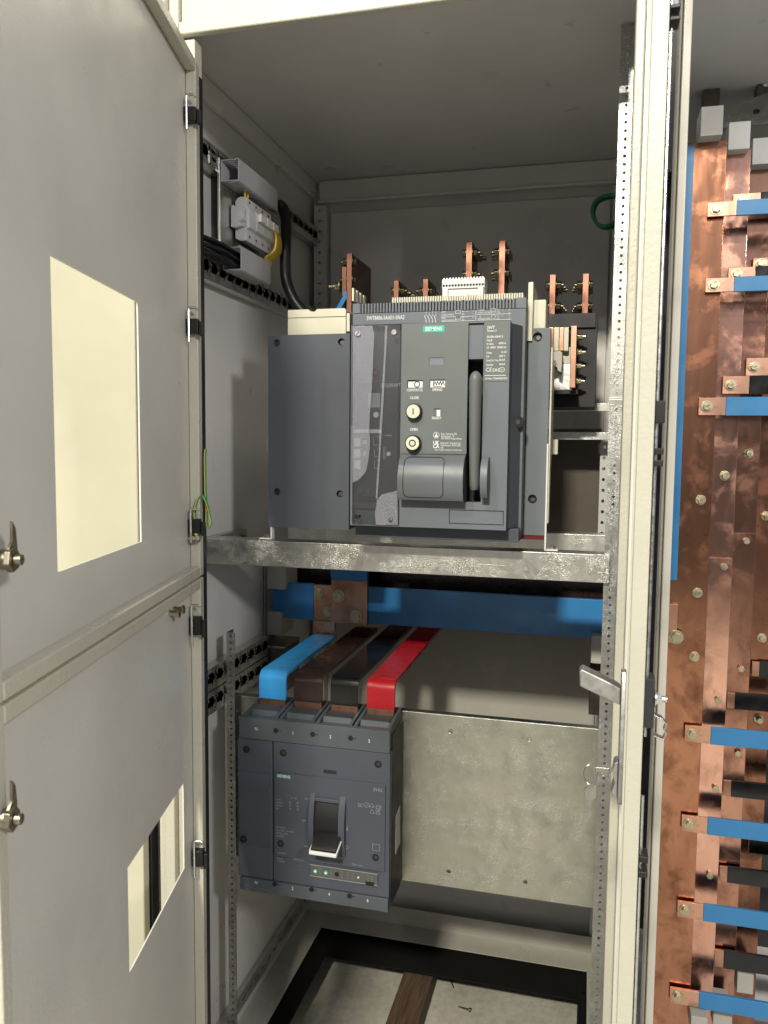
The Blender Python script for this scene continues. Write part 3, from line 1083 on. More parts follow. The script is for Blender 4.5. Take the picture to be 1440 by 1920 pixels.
for c0, c1 in ((bx0, tx0 - .0008), (tx1 + .0008, bx1)):
    MB().prism([(YM + .0003, bz0 - .004)] + arc_pts(bz0 - .003, bz1 + .002, YM, .011) + [(YM + .0003, bz1 + .003)], 'x', c0, c1).build('toggle_bezel', SLATE4, mc, .0008)
MB().box(tx0 - .0005, tx1 + .0005, YM - .0045, YM + .0002, tz1, tz1 + .006).build('toggle_bezel', SLATE4, mc, .001)
m = MB().prism([(YM + .018, tz0)] + [(YM - .002 - .010 * sin(pi * i / 12) + .004, tz0 + (tz1 - tz0) * i / 12) for i in range(13)] + [(YM + .018, tz1)], 'x', tx0 + .0004, tx1 - .0004)
m.build('toggle_slide', BLACK, mc)
# toggle handle
hx0, hx1, hz0, hz1 = mr(586, 1572, 637, 1597, YM - .02)
tg = MB().prism([(YM + .002, hz1 + .010), (YM - .030, hz1 - .004), (YM - .036, hz1 - .010), (YM - .034, hz0 + .004), (YM + .002, hz0 + .012)], 'x', hx0 + .002, hx1 - .002).build('toggle', BLACK, mc, .0015)
hz = hz0 + .003
MB().prism([(YM - .0362, hz1 - .012), (YM - .040, hz1 - .013), (YM - .0395, hz0 - .002), (YM - .030, hz0 - .003), (YM - .0342, hz0 + .003)], 'x', hx0, hx1).build('toggle_tip', WHITEP, tg, .0015, 3)
MB().prism([(YM - .008, hz1 - .004), (YM - .037, hz1 - .012), (YM - .037, hz0 + .000), (YM - .030, hz0 + .001)], 'x', hx0 - .0002, hx0 + .0018).build('toggle_tip', WHITEP, tg)
MB().prism([(YM - .008, hz1 - .004), (YM - .037, hz1 - .012), (YM - .037, hz0 + .000), (YM - .030, hz0 + .001)], 'x', hx1 - .0018, hx1 + .0002).build('toggle_tip', WHITEP, tg)
# trip unit strip
ux0, ux1, uz0, uz1 = mr(582, 1619, 708, 1664)
tu = MB().box(ux0, ux1, YM - .0008, YM + .0025, uz0 + .003, uz1 - .001).build('trip_unit', plastic('trip_unit_grey', (.095, .095, .092), .35), mc, .0006)
MB().box(ux0 - .0006, ux1 + .0006, YM - .0014, YM - .0009, uz1 - .0018, uz1 - .0006).box(ux0 - .0006, ux1 + .0006, YM - .0014, YM - .0009, uz0 + .003, uz0 + .0042).build('clear_lid_edge', PRINT_D, tu)
uc = (uz0 + uz1) / 2 + .001
for f, mt in ((.08, TEAL), (.24, TEAL), (.40, BLACK), (.72, PRINT)):
    x = ux0 + (ux1 - ux0) * f
    r_ = .0036 if f < .5 else .0016
    MB().cyl((x, YM - .0008, uc), (x, YM - .0024, uc), r_, n=18).build('adjuster', mt, tu)
    if f < .3:
        MB().cyl((x, YM - .0025, uc), (x, YM - .0030, uc), r_ * .62, n=14).build('adjuster', PRINT, tu)
m = MB().box(ux0 + (ux1 - ux0) * .83, ux0 + (ux1 - ux0) * .95, YM - .003, YM - .001, uc - .010, uc - .005)
m.build('test_socket', BLACK, tu)
m = MB()
for f in (.14, .30, .36, .46, .55, .62, .85, .90):
    for kk in range(3):
        m.text('0.%d' % (kk + 4), ux0 + (ux1 - ux0) * f, YM - .0011, uc + .004 - kk * .0045, .0032)
m.build('printed_scale', PRINT_D, tu, smooth=0)
# terminal covers with pole slots
for top in (True, False):
    if top:
        z0, z1 = ZT + .0012, ZTT
    else:
        z0, z1 = ZBB, ZB - .0012
    m = MB().prism([(YM + .001, z0), (YM + .001, z1), (YM + .012, z1), (YM + .012, z0)], 'x', XA + .004, XB - .001)
    if top:
        n = 4
        pw = (XB - XA - .006) / n
        for i in range(n):
            xa_ = XA + .005 + i * pw
            # channel floor and side ribs
            m.prism([(YM + .0122, z1), (YM + .0122, z0), (YM + .096, z0), (YM + .096, z1 + .004), (YM + .034, z1 + .004), (YM + .031, z1 - .005), (YM + .017, z1 - .006)], 'x', xa_ + .008, xa_ + pw - .008)
            for q in (xa_ + .0015, xa_ + pw - .0075):
                m.prism([(YM + .0122, z0), (YM + .0122, z1 - .0005), (YM + .022, z1 + .002), (YM + .096, z1 + .010), (YM + .096, z0)], 'x', q, q + .006)
            for kk in range(16):
                q = xa_ + .010 + kk * (pw - .020) / 15
                m.box(q, q + .0014, YM + .0335, YM + .062, z1 + .0002, z1 + .0062)
    else:
        m.prism([(YM + .0122, z1), (YM + .0122, z0), (YM + .03, z0 - .003), (YM + .095, z0 - .003), (YM + .095, z1)], 'x', XA + .005, XB - .001)
    tc = m.build('terminal_cover', SLATE5, mc, .0008)
    rows = (('N', 480, 1366), ('1', 549, 1374), ('3', 619, 1381), ('5', 692, 1389)) if top else (('N', 480, 1654), ('2', 548, 1665), ('4', 617, 1676), ('6', 689, 1688))
    m = MB()
    for s_, px, py in rows:
        p = PY(px, py + 4, YM)
        m.text(s_, p.x, YM + .0007, p.z, .0085, 'CENTER')
    m.build('pole_numbers', PRINT, tc, smooth=0)
    m = MB()
    for px, py in (((517, 1370), (586, 1377), (657, 1384)) if top else ((515, 1658), (584, 1668), (655, 1680))):
        p = PY(px, py, YM)
        m.cyl((p.x, YM + .0009, p.z), (p.x, YM - .0005, p.z), .0042, n=16)
        m.box(p.x + .004, p.x + .010, YM + .0004, YM + .0009, p.z - .0005, p.z + .0003)
    m.build('screw_hole', BLACK, tc)
# screws
for px, py in ((461, 1406), (457, 1573), (530, 1413), (708, 1434), (526, 1582), (704, 1608)):
    p = PY(px, py, YM)
    yy_ = YM - .0012 if px < 470 and py > 1500 else YM + .0026 if py < 1440 or px < 470 else YM + .0004
    sc = MB().cyl((p.x, yy_, p.z), (p.x, yy_ - .0006, p.z), .0062, n=20).build('screw_well', BLACK, mc)
    MB().cyl((p.x + .001, yy_ - .0007, p.z + .001), (p.x + .001, yy_ - .0014, p.z + .001), .0030, n=14).build('screw', DARKSTEEL, sc)
# printing on the front
x0, x1, z0, z1 = mr(518, 1453.5, 546, 1462)
lb = MB().box(x0, x1, YM - .0001, YM + .0004, z0, z1 + .0005).build('maker_label', TEAL_D, mc)
MB().text('SIEMENS', (x0 + x1) / 2, YM - .0003, z0 + .0022, .0072, 'CENTER', .012, (x1 - x0) * .86).build('lettering', PRINT, lb, smooth=0)
m = MB()
p = PY(720, 1487, YM)
m.text('3VA2', p.x - .003, YM + .0003, p.z + .0012, .0085, 'RIGHT')
m.build('type_lettering', PRINT_D, mc, smooth=0)
m = MB()
for s_, px, py, sz, w_ in (('EAC', 671, 1513, .0095, .0078), ('CE', 704, 1517, .0100, .0100), ('UK', 704, 1522, .0062, .0082), ('CA', 704, 1527, .0062, .0082), ('CCC', 683.5, 1511, .0045, .0070)):
    p = PY(px, py, YM)
    m.text(s_, p.x, YM + .0003, p.z, sz, 'LEFT', 0, w_)
for px, py in ((697, 1511), (697.5, 1522.5)):
    p = PY(px, py, YM)
    for k3 in range(3):
        a_ = radians(90 + 120 * k3); b_ = radians(210 + 120 * k3)
        A_, B_ = Vector((p.x + .0046 * cos(a_), 0, p.z + .0046 * sin(a_))), Vector((p.x + .0046 * cos(b_), 0, p.z + .0046 * sin(b_)))
        A_.y = B_.y = YM + .0003
        m.cyl(A_, B_, .00035, n=5)
p = PY(687, 1509.5, YM)
m.tube([Vector((p.x + .0056 * cos(t), YM + .0003, p.z + .0040 * sin(t))) for t in [2 * pi * i / 20 for i in range(21)]], .0003, 5)
m.build('approval_marks', PRINT_D, mc, smooth=0)
m = MB()
for i, (s_, px, py) in enumerate((('Icu/Ics', 517, 1500), ('Icu  kA', 545, 1497), ('240VAC', 517, 1506), ('85', 542, 1506), ('85', 556, 1507), ('380/415', 517, 1511.5), ('55', 542, 1512), ('55', 556, 1513), ('500', 517, 1517), ('36', 542, 1518), ('36', 556, 1519),
                                ('IEC 60947-2', 517, 1552), ('Type NSE   In=1000A', 517, 1557.5), ('50/60Hz 690V', 517, 1563), ('Ui=1000V', 517, 1568.5),
                                ('Uimp=8kV', 519, 1600), ('3VA25', 519, 1611), ('12060080', 519, 1615.5), ('1000A', 549, 1612.5), ('Cat. A', 560, 1614), ('_____', 556, 1622), ('ON', 571, 1499), ('TRIP', 566, 1540), ('OFF', 569, 1588), ('Push to trip', 660, 1622))):
    p = PY(px, py, YM)
    m.text(s_, p.x, YM + .0003, p.z, .0046)
p = PY(650, 1589, YM)
m.tube([Vector((p.x + .0028 * cos(t), YM + .0002, p.z + .0028 * sin(t))) for t in [2 * pi * i / 16 for i in range(17)]], .0003, 5)
p = PY(651, 1553, YM)
m.prism([(p.x - .0014, p.z), (p.x + .0014, p.z), (p.x, p.z - .006)], 'y', YM + .0001, YM + .0003)
m.box(p.x - .0004, p.x + .0004, YM + .0001, YM + .0003, p.z, p.z + .006)
x0, x1, z0, z1 = mr(698, 1582, 712, 1596)
for q in ((x0, x1, z1 - .0006, z1), (x0, x1, z0, z0 + .0006), (x0, x0 + .0006, z0 + .0007, z1 - .0007), (x1 - .0006, x1, z0 + .0007, z1 - .0007)):
    m.box(q[0], q[1], YM + .0001, YM + .0003, q[2], q[3])
m.build('printed_data', PRINT_D, mc, smooth=0)
x0, x1, z0, z1 = mr(606, 1444, 630, 1453)
MB().box(x0, x1, YM + .0022, YM + .0029, z0, z1).build('blank_window', BLACKM, mc)
# label on the right side of the case
xs = XB + .0004
q = [PX(742, 1530, XB), PX(749.5, 1510, XB), PX(749.5, 1580, XB), PX(741, 1602, XB)]
sl_ = MB().prism([(p.y, p.z) for p in q], 'x', XB + .0003, XB + .0007).build('side_label', PRINT, mc)

# four sleeved straps from the breaker to the busbars
GS = 'sleeved straps feeding the smaller breaker'
zt0 = PY(486, 1260, 1.335).z
zlow = ZTT - .010
for px0, px1, yend, mat, lab in ((486, 536, 1.640, BLUE_B, 'bright blue bent busbar strap at the left above the smaller breaker'),
                                 (551, 604, 1.73, BROWN, 'dark brown bent busbar strap, second above the smaller breaker'),
                                 (620, 672, 1.80, BLACKS, 'glossy black bent busbar strap, third above the smaller breaker'),
                                 (688, 740, 1.86, RED, 'glossy red bent busbar strap at the right above the smaller breaker')):
    x0, x1 = PY(px0, 1290, 1.333).x, PY(px1, 1290, 1.333).x
    yb = 1.3355
    R_ = .014
    path = [(yb, zlow + .026), (yb, zt0 - R_)] + [(yb + R_ - R_ * cos(pi / 2 * i / 6), zt0 - R_ + R_ * sin(pi / 2 * i / 6)) for i in range(1, 7)] + [(yend - .01, zt0)]
    t = thing('busbar_strap', ((x0 + x1) / 2, yb, zlow - .02), lab, 'strap', GS)
    MB().band(path, 'x', x0, x1, .0075).build('sleeve', mat, t, .0008)
    MB().box(x0 + .0012, x1 - .0012, yb - .003, yb + .003, zlow - .004, zlow + .0262).build('copper_end', CU_E, t, .0005)
    MB().box(x0 + .001, x1 - .001, yend - .0098, yend + .0002, zt0 - .003, zt0 + .003).build('copper_end', CU_E, t)

# ------------------------------------------------------------------ horizontal busbars
YH = 1.65
hb = thing('horizontal_busbar', (-.3, YH, -.37), 'blue sleeved horizontal busbar with a bolted copper joint', 'busbar')
z1h, z0h = PY(690, 1101, YH).z, PY(690, 1169, YH).z
xl2, xc0, xc1, xr2 = PY(511, 1120, YH).x, PY(588, 1120, YH).x, PY(689, 1120, YH).x, .046
MB().box(xl2, xc0, YH, YH + .012, z0h, z1h).build('sleeve', BLUE, hb, .001)
MB().box(xc1 + .0008, xr2, YH - .001, YH + .011, z0h, z1h).build('sleeve', BLUE, hb, .001)
MB().box(xc0 + .0005, xc1, YH + .001, YH + .011, z0h + .001, z1h - .001).build('bar', CU_H, hb)
for px, py in ((597, 1111), (614, 1147)):
    p = PY(px, py, YH)
    MB().bolt((p.x, YH + .0005, p.z), (0, -1, 0), .0075, .006).build('bolt', BRASSY, hb, .0005)
# vertical riser with blue sleeve, bolted on
xv0, xv1, zv0, zv1 = rect(621, 1092, 688, 1172, YH - .014)
rs = thing('riser_bar', ((xv0 + xv1) / 2, YH - .014, zv0), 'copper riser plate with blue sleeve bolted in front of the busbar', 'busbar')
MB().box(xv0, xv1, YH - .014, YH - .0014, zv0, PY(650, 1088, YH - .014).z).build('bar', CU_H, rs, .0008)
MB().box(xv0 - .0008, xv1 - .0008, YH - .0155, YH - .0012, PY(650, 1088, YH - .014).z + .0002, PY(650, 1010, YH - .014).z).build('sleeve', BLUE, rs, .0008)
for px, py in ((635, 1118), (668, 1156)):
    p = PY(px, py, YH - .016)
    MB().bolt((p.x, YH - .0145, p.z), (0, -1, 0), .0098, .007).build('bolt', BRASSY, rs, .0006)
# lug plate that joins the blue strap
x0, x1, z0, z1 = rect(589, 1158, 628, 1178, YH - .004)
MB().box(x0, x1, YH - .006, YH + .001, zt0 + .006, z0h - .0006).build('lug', CU_E, hb)
# further bars stacked behind, dark
for i, (Y, mt, lab) in enumerate(((1.73, BROWN, 'brown sleeved busbar just behind the blue horizontal one'), (1.81, BLACKS, 'black sleeved busbar third back under the breaker'), (1.88, RED, 'dark red busbar deepest behind the blue horizontal one'))):
    tag(MB().box(xl2 + .02, xr2, Y, Y + .012, z0h + .02 + .002 * i, z1h + .022 + .006 * i).build('horizontal_busbar', mt, None, .001), lab, 'busbar', 'sleeved busbars behind the blue one')
# insulators
for q, Y, lab in (((499, 1062, 535, 1106), 1.635, 'grey insulator block above the left end of the blue busbar'), ((493, 1146, 527, 1192), 1.635, 'grey insulator block below the left end of the blue busbar'),
                  ((1109, 1192, 1140, 1246), 1.62, 'white insulator block under the right end of the blue busbar')):
    x0, x1, z0, z1 = rect(*q, Y)
    tag(MB().box(x0, x1, Y, Y + .075, z0, z1).build('insulator_block', INSUL, None, .0015), lab, 'insulator', 'insulator blocks of the horizontal busbars')
p = PY(503, 1062, 1.62); q = PY(503, 1195, 1.62)
tag(MB().cyl((p.x, 1.60, q.z - .01), (p.x, 1.60, zbm - .04), .0042, n=12).build('threaded_rod', DARKSTEEL), 'thin steel rod standing between the two left insulators', 'rod')
x0, x1, z0, z1 = rect(466, 1195, 502, 1280, 1.66)
sb = thing('busbar_support', ((x0 + x1) / 2, 1.63, z0), 'dark steel support bracket under the left insulators', 'bracket')
MB().box(XL + .06, x1 + .006, 1.60, 1.70, z1 - .004, z1 + .0).build('shelf', GALV_D, sb, .0008)
MB().box(XL + .06, x1 - .004, 1.606, 1.69, z0, z1 - .0045).build('web', DARKSTEEL, sb)
x0, x1, z0, z1 = rect(1106, 1247, 1128, 1330, 1.66)
sb = thing('busbar_support', ((x0 + x1) / 2, 1.63, z0), 'black steel support bracket under the right white insulator', 'bracket')
m = MB().box(x0, x1 + .012, 1.62, 1.70, z0, z1)
m.build('web', DARKSTEEL, sb, .001)
# olive cross panel low at the back (glossy)
zq1, zq0 = PY(800, 1190, YR - .013).z, -1.10
tag(MB().box(XL + .05, .026, YR - .016, YR - .0125, -.95, -.36).build('rear_cover_sheet', PAINT_D, None, .001), 'glossy olive grey sheet closing the lower rear of the cabinet', 'panel')

# ================================================================== large air circuit breaker
YA = 1.33
ac = thing('air_circuit_breaker', (-.3, 1.4, zbm + .01), 'large slate grey air circuit breaker with long lever and round buttons', 'circuit breaker')
zA1, zA0 = PY(503, 629, YA).z, PY(503, 988, YA).z
xa0 = PY(503, 800, YA).x
xa1 = PY(655, 800, YA).x
xr0, xr1 = PY(986, 800, YA).x, PY(1028, 800, YA).x
sp = []
for px, py in ((519, 643), (640, 641), (519, 922), (637, 926)):
    p = PY(px, py, YA)
    sp.append(circ(p.x, p.z, .0062, 18))
lp = MB().plate([(xa0, zA0), (xa1, zA0), (xa1, zA1), (xa0, zA1)], sp, 'y', YA, YA + .012).build('side_cover', SLATE, ac, .001)
MB().box(xa0 + .001, xa1, YA + .0122, YA + .09, zA0 + .001, zA1 - .001).build('left_housing', BLACKM, ac)
for px, py in ((519, 643), (640, 641), (519, 922), (637, 926)):
    p = PY(px, py, YA)
    MB().cyl((p.x, YA + .009, p.z), (p.x, YA + .006, p.z), .0045, n=16).build('screw', DARKSTEEL, lp)
sp = []
for px, py in ((1008, 632), (998, 936)):
    p = PY(px, py, YA)
    sp.append(circ(p.x, p.z, .0072, 18))
zR1, zR0 = PY(1008, 615, YA).z, PY(1000, 1004, YA).z
rp = MB().plate([(xr0, zR0), (xr1, zR0), (xr1, zR1), (xr0, zR1)], sp, 'y', YA, YA + .006).build('side_cover', SLATE3, ac, .001)
for px, py in ((1008, 632), (998, 936)):
    p = PY(px, py, YA)
    MB().cyl((p.x, YA + .012, p.z), (p.x, YA + .0065, p.z), .0072, n=18).build('screw_well', BLACK, rp)
    MB().cyl((p.x + .001, YA + .006, p.z - .001), (p.x + .001, YA + .004, p.z - .001), .0032, n=14).build('screw', DARKSTEEL, rp)
# central body behind the front, with the finned top
YC = 1.29
bx0, bx1 = PY(661, 600, YC).x, PY(986, 600, YC).x
zC1 = PY(750, 566, YC).z
zC0 = PY(800, 995, YC).z
zfin0 = PY(750, 585, YC).z
MB().box(bx0, bx1, YC, YC + .16, zC0 + .004, zfin0 - .0005).build('body', SLATE3, ac, .0012)
m = MB()
fx0, fx1 = PY(674, 575, YC).x, PY(969, 560, YC).x
m.box(bx0, fx0, YC, YC + .16, zfin0, zC1)
m.box(fx1, bx1, YC, YC + .16, zfin0, zC1)
nf = 50
for i in range(nf + 1):
    x = fx0 + (fx1 - fx0) * i / nf
    m.prism([(YC + .0005, zfin0), (YC + .0005, zC1 - .001), (YC + .004, zC1), (YC + .16, zC1), (YC + .16, zfin0)], 'x', x - .0017, x + .0017)
m.build('cooling_fins', SLATE3, ac, .0004, 1)
m = MB()
for i in range(nf + 4):
    x = fx0 + .044 + (fx1 - fx0 - .040) * i / (nf + 3)
    m.box(x - .0014, x + .0014, YC + .05, YC + .17, zC1 + .004, zC1 + .0165)
m.box(fx0 + .002, fx1 - .002, YC + .010, YC + .155, zfin0 + .002, zC1 - .006)
m.build('arc_chamber_grid', CREAM, ac)
MB().box(fx0, fx1, YC + .0055, YC + .0085, zfin0 + .0005, zC1 - .005).build('vent_back', BLACK, ac)
# text strip above the front
YT = YC - .0004
m = MB()
p = PY(687, 600, YT)
m.text('3WT8406-5AA01-0AA2', p.x, YT, p.z - .0005, .0095, 'LEFT', .008, PY(758, 596, YT).x - p.x)
m.build('type_lettering', PRINT, ac, smooth=0)
m = MB()
for i, px in enumerate((799, 805, 811, 817)):
    p = PY(px, 585, YT); q = PY(px + .5, 605, YT)
    m.text('N135'[i], p.x, YT, p.z - .002, .0036, 'CENTER')
    m.box(p.x - .0004, p.x + .0004, YT - .0001, YT, q.z + .011, p.z - .0035)
    m.prism([(p.x - .0032, q.z + .0108), (p.x - .0026, q.z + .0114), (p.x + .0004, q.z + .0052), (p.x - .0004, q.z + .0052)], 'y', YT - .0001, YT)
    m.box(p.x - .0004, p.x + .0004, YT - .0001, YT, q.z, q.z + .0050)
for px0, px1, py in ((827, 890, 594.5), (827, 890, 603), (895, 958, 590), (895, 958, 600.5)):
    p, q = PY(px0, py, YT), PY(px1, py, YT)
    m.box(p.x, q.x, YT - .0001, YT, p.z - .0003, p.z + .0003)
p, q = PY(892.5, 581, YT), PY(892.5, 602, YT)
m.box(p.x - .0003, p.x + .0003, YT - .0001, YT, q.z, p.z)
for s_, px, py in (('ETP1', 828, 585.5), ('X100.3-X100.4', 828, 590.5), ('ETP2', 828, 597), ('X100.13-X100.14', 828, 601), ('OCP1', 899, 582), ('X100.11-X100.12', 896, 586.5), ('M', 899, 594), ('X100.8-X100.9', 896, 598), ('A1-', 866, 584), ('A2-', 866, 589), ('A1-', 866, 595), ('A2-', 866, 600), ('C1-', 932, 581), ('C2-', 932, 586), ('L1-', 932, 592), ('L2-', 932, 597), ('V', 886, 584), ('V', 886, 589), ('V', 886, 596), ('V', 954, 581), ('V', 954, 587), ('V', 954, 592), ('V', 954, 597), ('----', 873, 584), ('----', 873, 595), ('----', 940, 581), ('----', 940, 592)):
    p = PY(px, py, YT)
    m.text(s_, p.x, YT, p.z - .0012, .0038)
for px, py in ((859, 585), (859, 596.5), (925, 582)):
    p = PY(px, py, YT)
    for q in ((-.0042, .0042, .0022, .0027), (-.0042, .0042, -.0027, -.0022), (-.0042, -.0037, -.0021, .0021), (.0037, .0042, -.0021, .0021)):
        m.box(p.x + q[0], p.x + q[1], YT - .0001, YT, p.z + q[2], p.z + q[3])
p = PY(925, 594, YT)
m.tube([Vector((p.x + .0034 * cos(t), YT, p.z + .0034 * sin(t))) for t in [2 * pi * i / 18 for i in range(19)]], .0003, 5)
m.build('printed_diagram', PRINT, ac, smooth=0)

# front cover
YV = 1.235
vx0, vx1 = PY(657, 800, YV).x, PY(953, 800, YV).x
vz1, vz0 = PY(800, 605, YV).z, PY(800, 990, YV).z
hx0, hx1 = PY(875, 750, YV).x, PY(905, 750, YV).x          # handle channel
hz1_, hz0_ = PY(890, 604, YV).z, PY(890, 942, YV).z
tx0_, tx1_ = vx0 + .004, PY(750, 800, YV).x                # trip unit opening
tz1_, tz0_ = PY(700, 609, YV).z, PY(700, 984, YV).z
m = MB().plate([(vx0, vz0), (vx1, vz0), (vx1, vz1), (vx0, vz1)],
               [[(hx0, hz0_), (hx1, hz0_), (hx1, vz1 - .003), (hx0, vz1 - .003)], [(tx0_, tz0_), (tx1_, tz0_), (tx1_, tz1_), (tx0_, tz1_)]], 'y', YV, YV + .02)
m.build('front_cover', SLATE3, ac, .0008)
cx1 = PY(986, 700, YC).x - .006
m = MB().prism([(vx0 + .0005, YV + .0202), (vx1 - .0002, YV + .0202), (vx1 + .010, YV + .03), (cx1, YC - .0008), (vx0 + .0005, YC - .0008)], 'z', vz0 + .002, vz1 - .001)
# hollow it: only walls, so the openings stay deep
m.bm.free()
m = MB()
m.prism([(vx1 - .004, YV + .0202), (vx1, YV + .0202), (cx1, YC - .0008), (cx1 - .006, YC - .0008)], 'z', vz0 + .001, vz1 - .001)
m.box(vx0 + .0005, vx0 + .003, YV + .0202, YC - .0008, vz0 + .001, vz1 - .001)
m.box(vx0 + .0035, vx1 - .005, YV + .0202, YC - .0008, vz1 - .004, vz1 - .001)
m.box(vx0 + .0035, vx1 - .005, YV + .0202, YC - .0008, vz0 + .001, vz0 + .004)
m.build('cover_walls', SLATE, ac, .0008)
p = PY(972, 791, YC - .02)
MB().cyl((p.x, YC - .002, p.z), (p.x - .001, YC - .014, p.z), .0085, n=18).build('screw_well', BLACK, ac)
MB().cyl((p.x - .001, YC - .0142, p.z), (p.x - .0012, YC - .0155, p.z), .004, n=12).build('screw', DARKSTEEL, ac)
# grey-green fascia with indicators
gx0, gx1, gz0, gz1 = rect(753, 607, 874.5, 852, YV - .001)
gx0 += .0003
win = {}
holes = []
for nm, q in (('c', (764, 713, 793, 727)), ('s', (806, 712, 835, 726.5)), ('r', (814, 766, 826, 781)), ('b', (805, 671, 832, 685))):
    win[nm] = rect(*q, YV - .001)
    x0, x1, z0, z1 = win[nm]
    holes.append([(x0, z0), (x1, z0), (x1, z1), (x0, z1)])
YG = YV - .0016
fa = MB().plate([(gx0, gz0), (gx1, gz0), (gx1, gz1), (gx0, gz1)], holes, 'y', YG, YV - .0001).build('fascia', SLATE2, ac, .0003)
for nm in 'csr':
    x0, x1, z0, z1 = win[nm]
    iw = MB().box(x0 + .001 + (.003 if nm == 'r' else 0), x1 - .0005, YV - .0006, YV - .0002, z0 + .0003, z1 - .002).build('indicator', WHITEP if nm != 's' else PRINT, fa)
    cx, cz = (x0 + x1) / 2, (z0 + z1) / 2
    if nm == 'c':
        MB().tube([Vector((cx + .003 + .0042 * cos(t), YV - .0007, cz - .0006 + .0042 * sin(t))) for t in [2 * pi * i / 24 for i in range(25)]], .0007, 6).build('mark', INK, iw)
    if nm == 's':
        m = MB()
        zz = [(x0 + .006 + i * .0021, cz + (.0035 if i % 2 else -.0022)) for i in range(9)]
        for i in range(8):
            m.cyl((zz[i][0], YV - .0008, zz[i][1]), (zz[i + 1][0], YV - .0008, zz[i + 1][1]), .0006, n=6)
        m.box(x0 + .0052, x0 + .006, YV - .0009, YV - .0007, cz - .0042, cz + .0040)
        m.box(x0 + .0052, x1 - .006, YV - .0009, YV - .0007, cz - .0045, cz - .0037)
        m.build('mark', INK, iw)
x0, x1, z0, z1 = win['b']
MB().box(x0 + .0003, x1 - .0003, YV - .0006, YV - .0002, z0 + .0003, z1 - .0003).build('blank_window', GREY_L if False else plastic('smoked_window', (.22, .22, .27), .15), fa)
x0, x1, z0, z1 = rect(793.5, 611, 833, 622.5, YG)
lb = MB().box(x0, x1, YG - .0004, YG - .0001, z0, z1).build('maker_label', TEAL, fa)
MB().text('SIEMENS', (x0 + x1) / 2, YG - .0006, z0 + .0026, .0080, 'CENTER', .014, (x1 - x0) * .80).build('lettering', PRINT, lb, smooth=0)
m = MB()
for s_, px, py, sz in (('CONTACTS', 777.5, 733.5, .0056), ('SPRING', 820, 733, .0056), ('CLOSE', 777, 748, .0056), ('OPEN', 776, 807.5, .0056), ('READY', 818.5, 786, .0056)):
    p = PY(px, py, YG)
    m.text(s_, p.x, YG - .0002, p.z, sz, 'CENTER', .015)
m.build('lettering', PRINT, fa, smooth=0)
m = MB()
for s_, px, py, sz in (('Rep. Siemens AG', 827, 815, .0042), ('Siemensstr. 10', 827, 819.3, .0042), ('DE-93055 Regensburg', 827, 823.6, .0042), ('Importer: Siemens plc,', 826, 832, .0042), ('Manchester M20 2UR,', 826, 836.5, .0042), ('UK', 826, 841, .0042), ('https://support.industry.siemens.com', 815, 844.5, .0034)):
    p = PY(px, py, YG)
    m.text(s_, p.x, YG - .0002, p.z, sz)
for s_, px, py, sz in (('UK', 812, 833.5, .0082), ('CA', 812, 840, .0082)):
    p = PY(px, py, YG)
    m.text(s_, p.x, YG - .0002, p.z, sz, 'LEFT', .03)
p = PY(818, 816, YG)
m.tube([Vector((p.x + .0046 * cos(t), YG - .0002, p.z + .0046 * sin(t))) for t in [2 * pi * i / 20 for i in range(21)]], .0004, 5)
m.prism([(p.x - .0028, p.z - .003), (p.x + .0028, p.z - .003), (p.x + .002, p.z), (p.x + .0008, p.z), (p.x + .0008, p.z + .0032), (p.x - .0008, p.z + .0032), (p.x - .0008, p.z), (p.x - .002, p.z)], 'y', YG - .0003, YG - .0001)
m.build('address_print', PRINT, fa, smooth=0)
# buttons
for px, py, mk, nm in ((775, 771.5, 'I', 'close'), (773.5, 831, 'O', 'open')):
    p = PY(px, py, YG - .01)
    bt = MB().cyl((p.x, YG - .0002, p.z), (p.x, YG - .010, p.z), .0128, .0122, n=40).build('button', BLACK, ac, .0006)
    MB().cyl((p.x, YG - .0102, p.z), (p.x, YG - .0116, p.z), .0108, .0104, n=40).build('button_face', CREAM, bt, .0004)
    if mk == 'I':
        MB().box(p.x - .0008, p.x + .0008, YG - .0122, YG - .0117, p.z - .0045, p.z + .0045).build('mark', INK, bt)
    else:
        MB().tube([Vector((p.x + .0047 * cos(t), YG - .0117, p.z + .0047 * sin(t))) for t in [2 * pi * i / 32 for i in range(33)]], .0009, 6).build('mark', INK, bt)
# bulging lower cover
qx0, qx1, qz0, qz1 = rect(748, 854, 869, 940, YV - .02)
n = 16


def bulge(z):
    t = (z - qz0) / (qz1 - qz0)
    return YV - .0006 - .030 * math.sqrt(max(0, 1 - ((t - .42) / .60) ** 2)) if 0 <= t <= 1 else YV


prof = [(YV - .0003, qz0)] + [(bulge(qz0 + (qz1 - qz0) * i / n), qz0 + (qz1 - qz0) * i / n) for i in range(n + 1)] + [(YV - .0003, qz1)]
bc = MB().prism(prof, 'x', qx0, qx1).build('bulging_cover', plastic('glossier_slate', (.125, .138, .15), .34), ac, .0006)
ix0, ix1, iz0, iz1 = rect(756, 857, 830, 934, YV - .03)
rr = rrect(ix0, ix1, iz0, iz1, .008, 6)
dense = []
for i in range(len(rr)):
    a_, b_ = rr[i], rr[(i + 1) % len(rr)]
    kk = max(1, int(math.dist(a_, b_) / .003))
    dense += [(a_[0] + (b_[0] - a_[0]) * j / kk, a_[1] + (b_[1] - a_[1]) * j / kk) for j in range(kk)]
MB().tube([Vector((x, bulge(z) - .0001, z)) for x, z in dense + dense[:1]], .0006, 6).build('inset_outline', BLACK, bc)
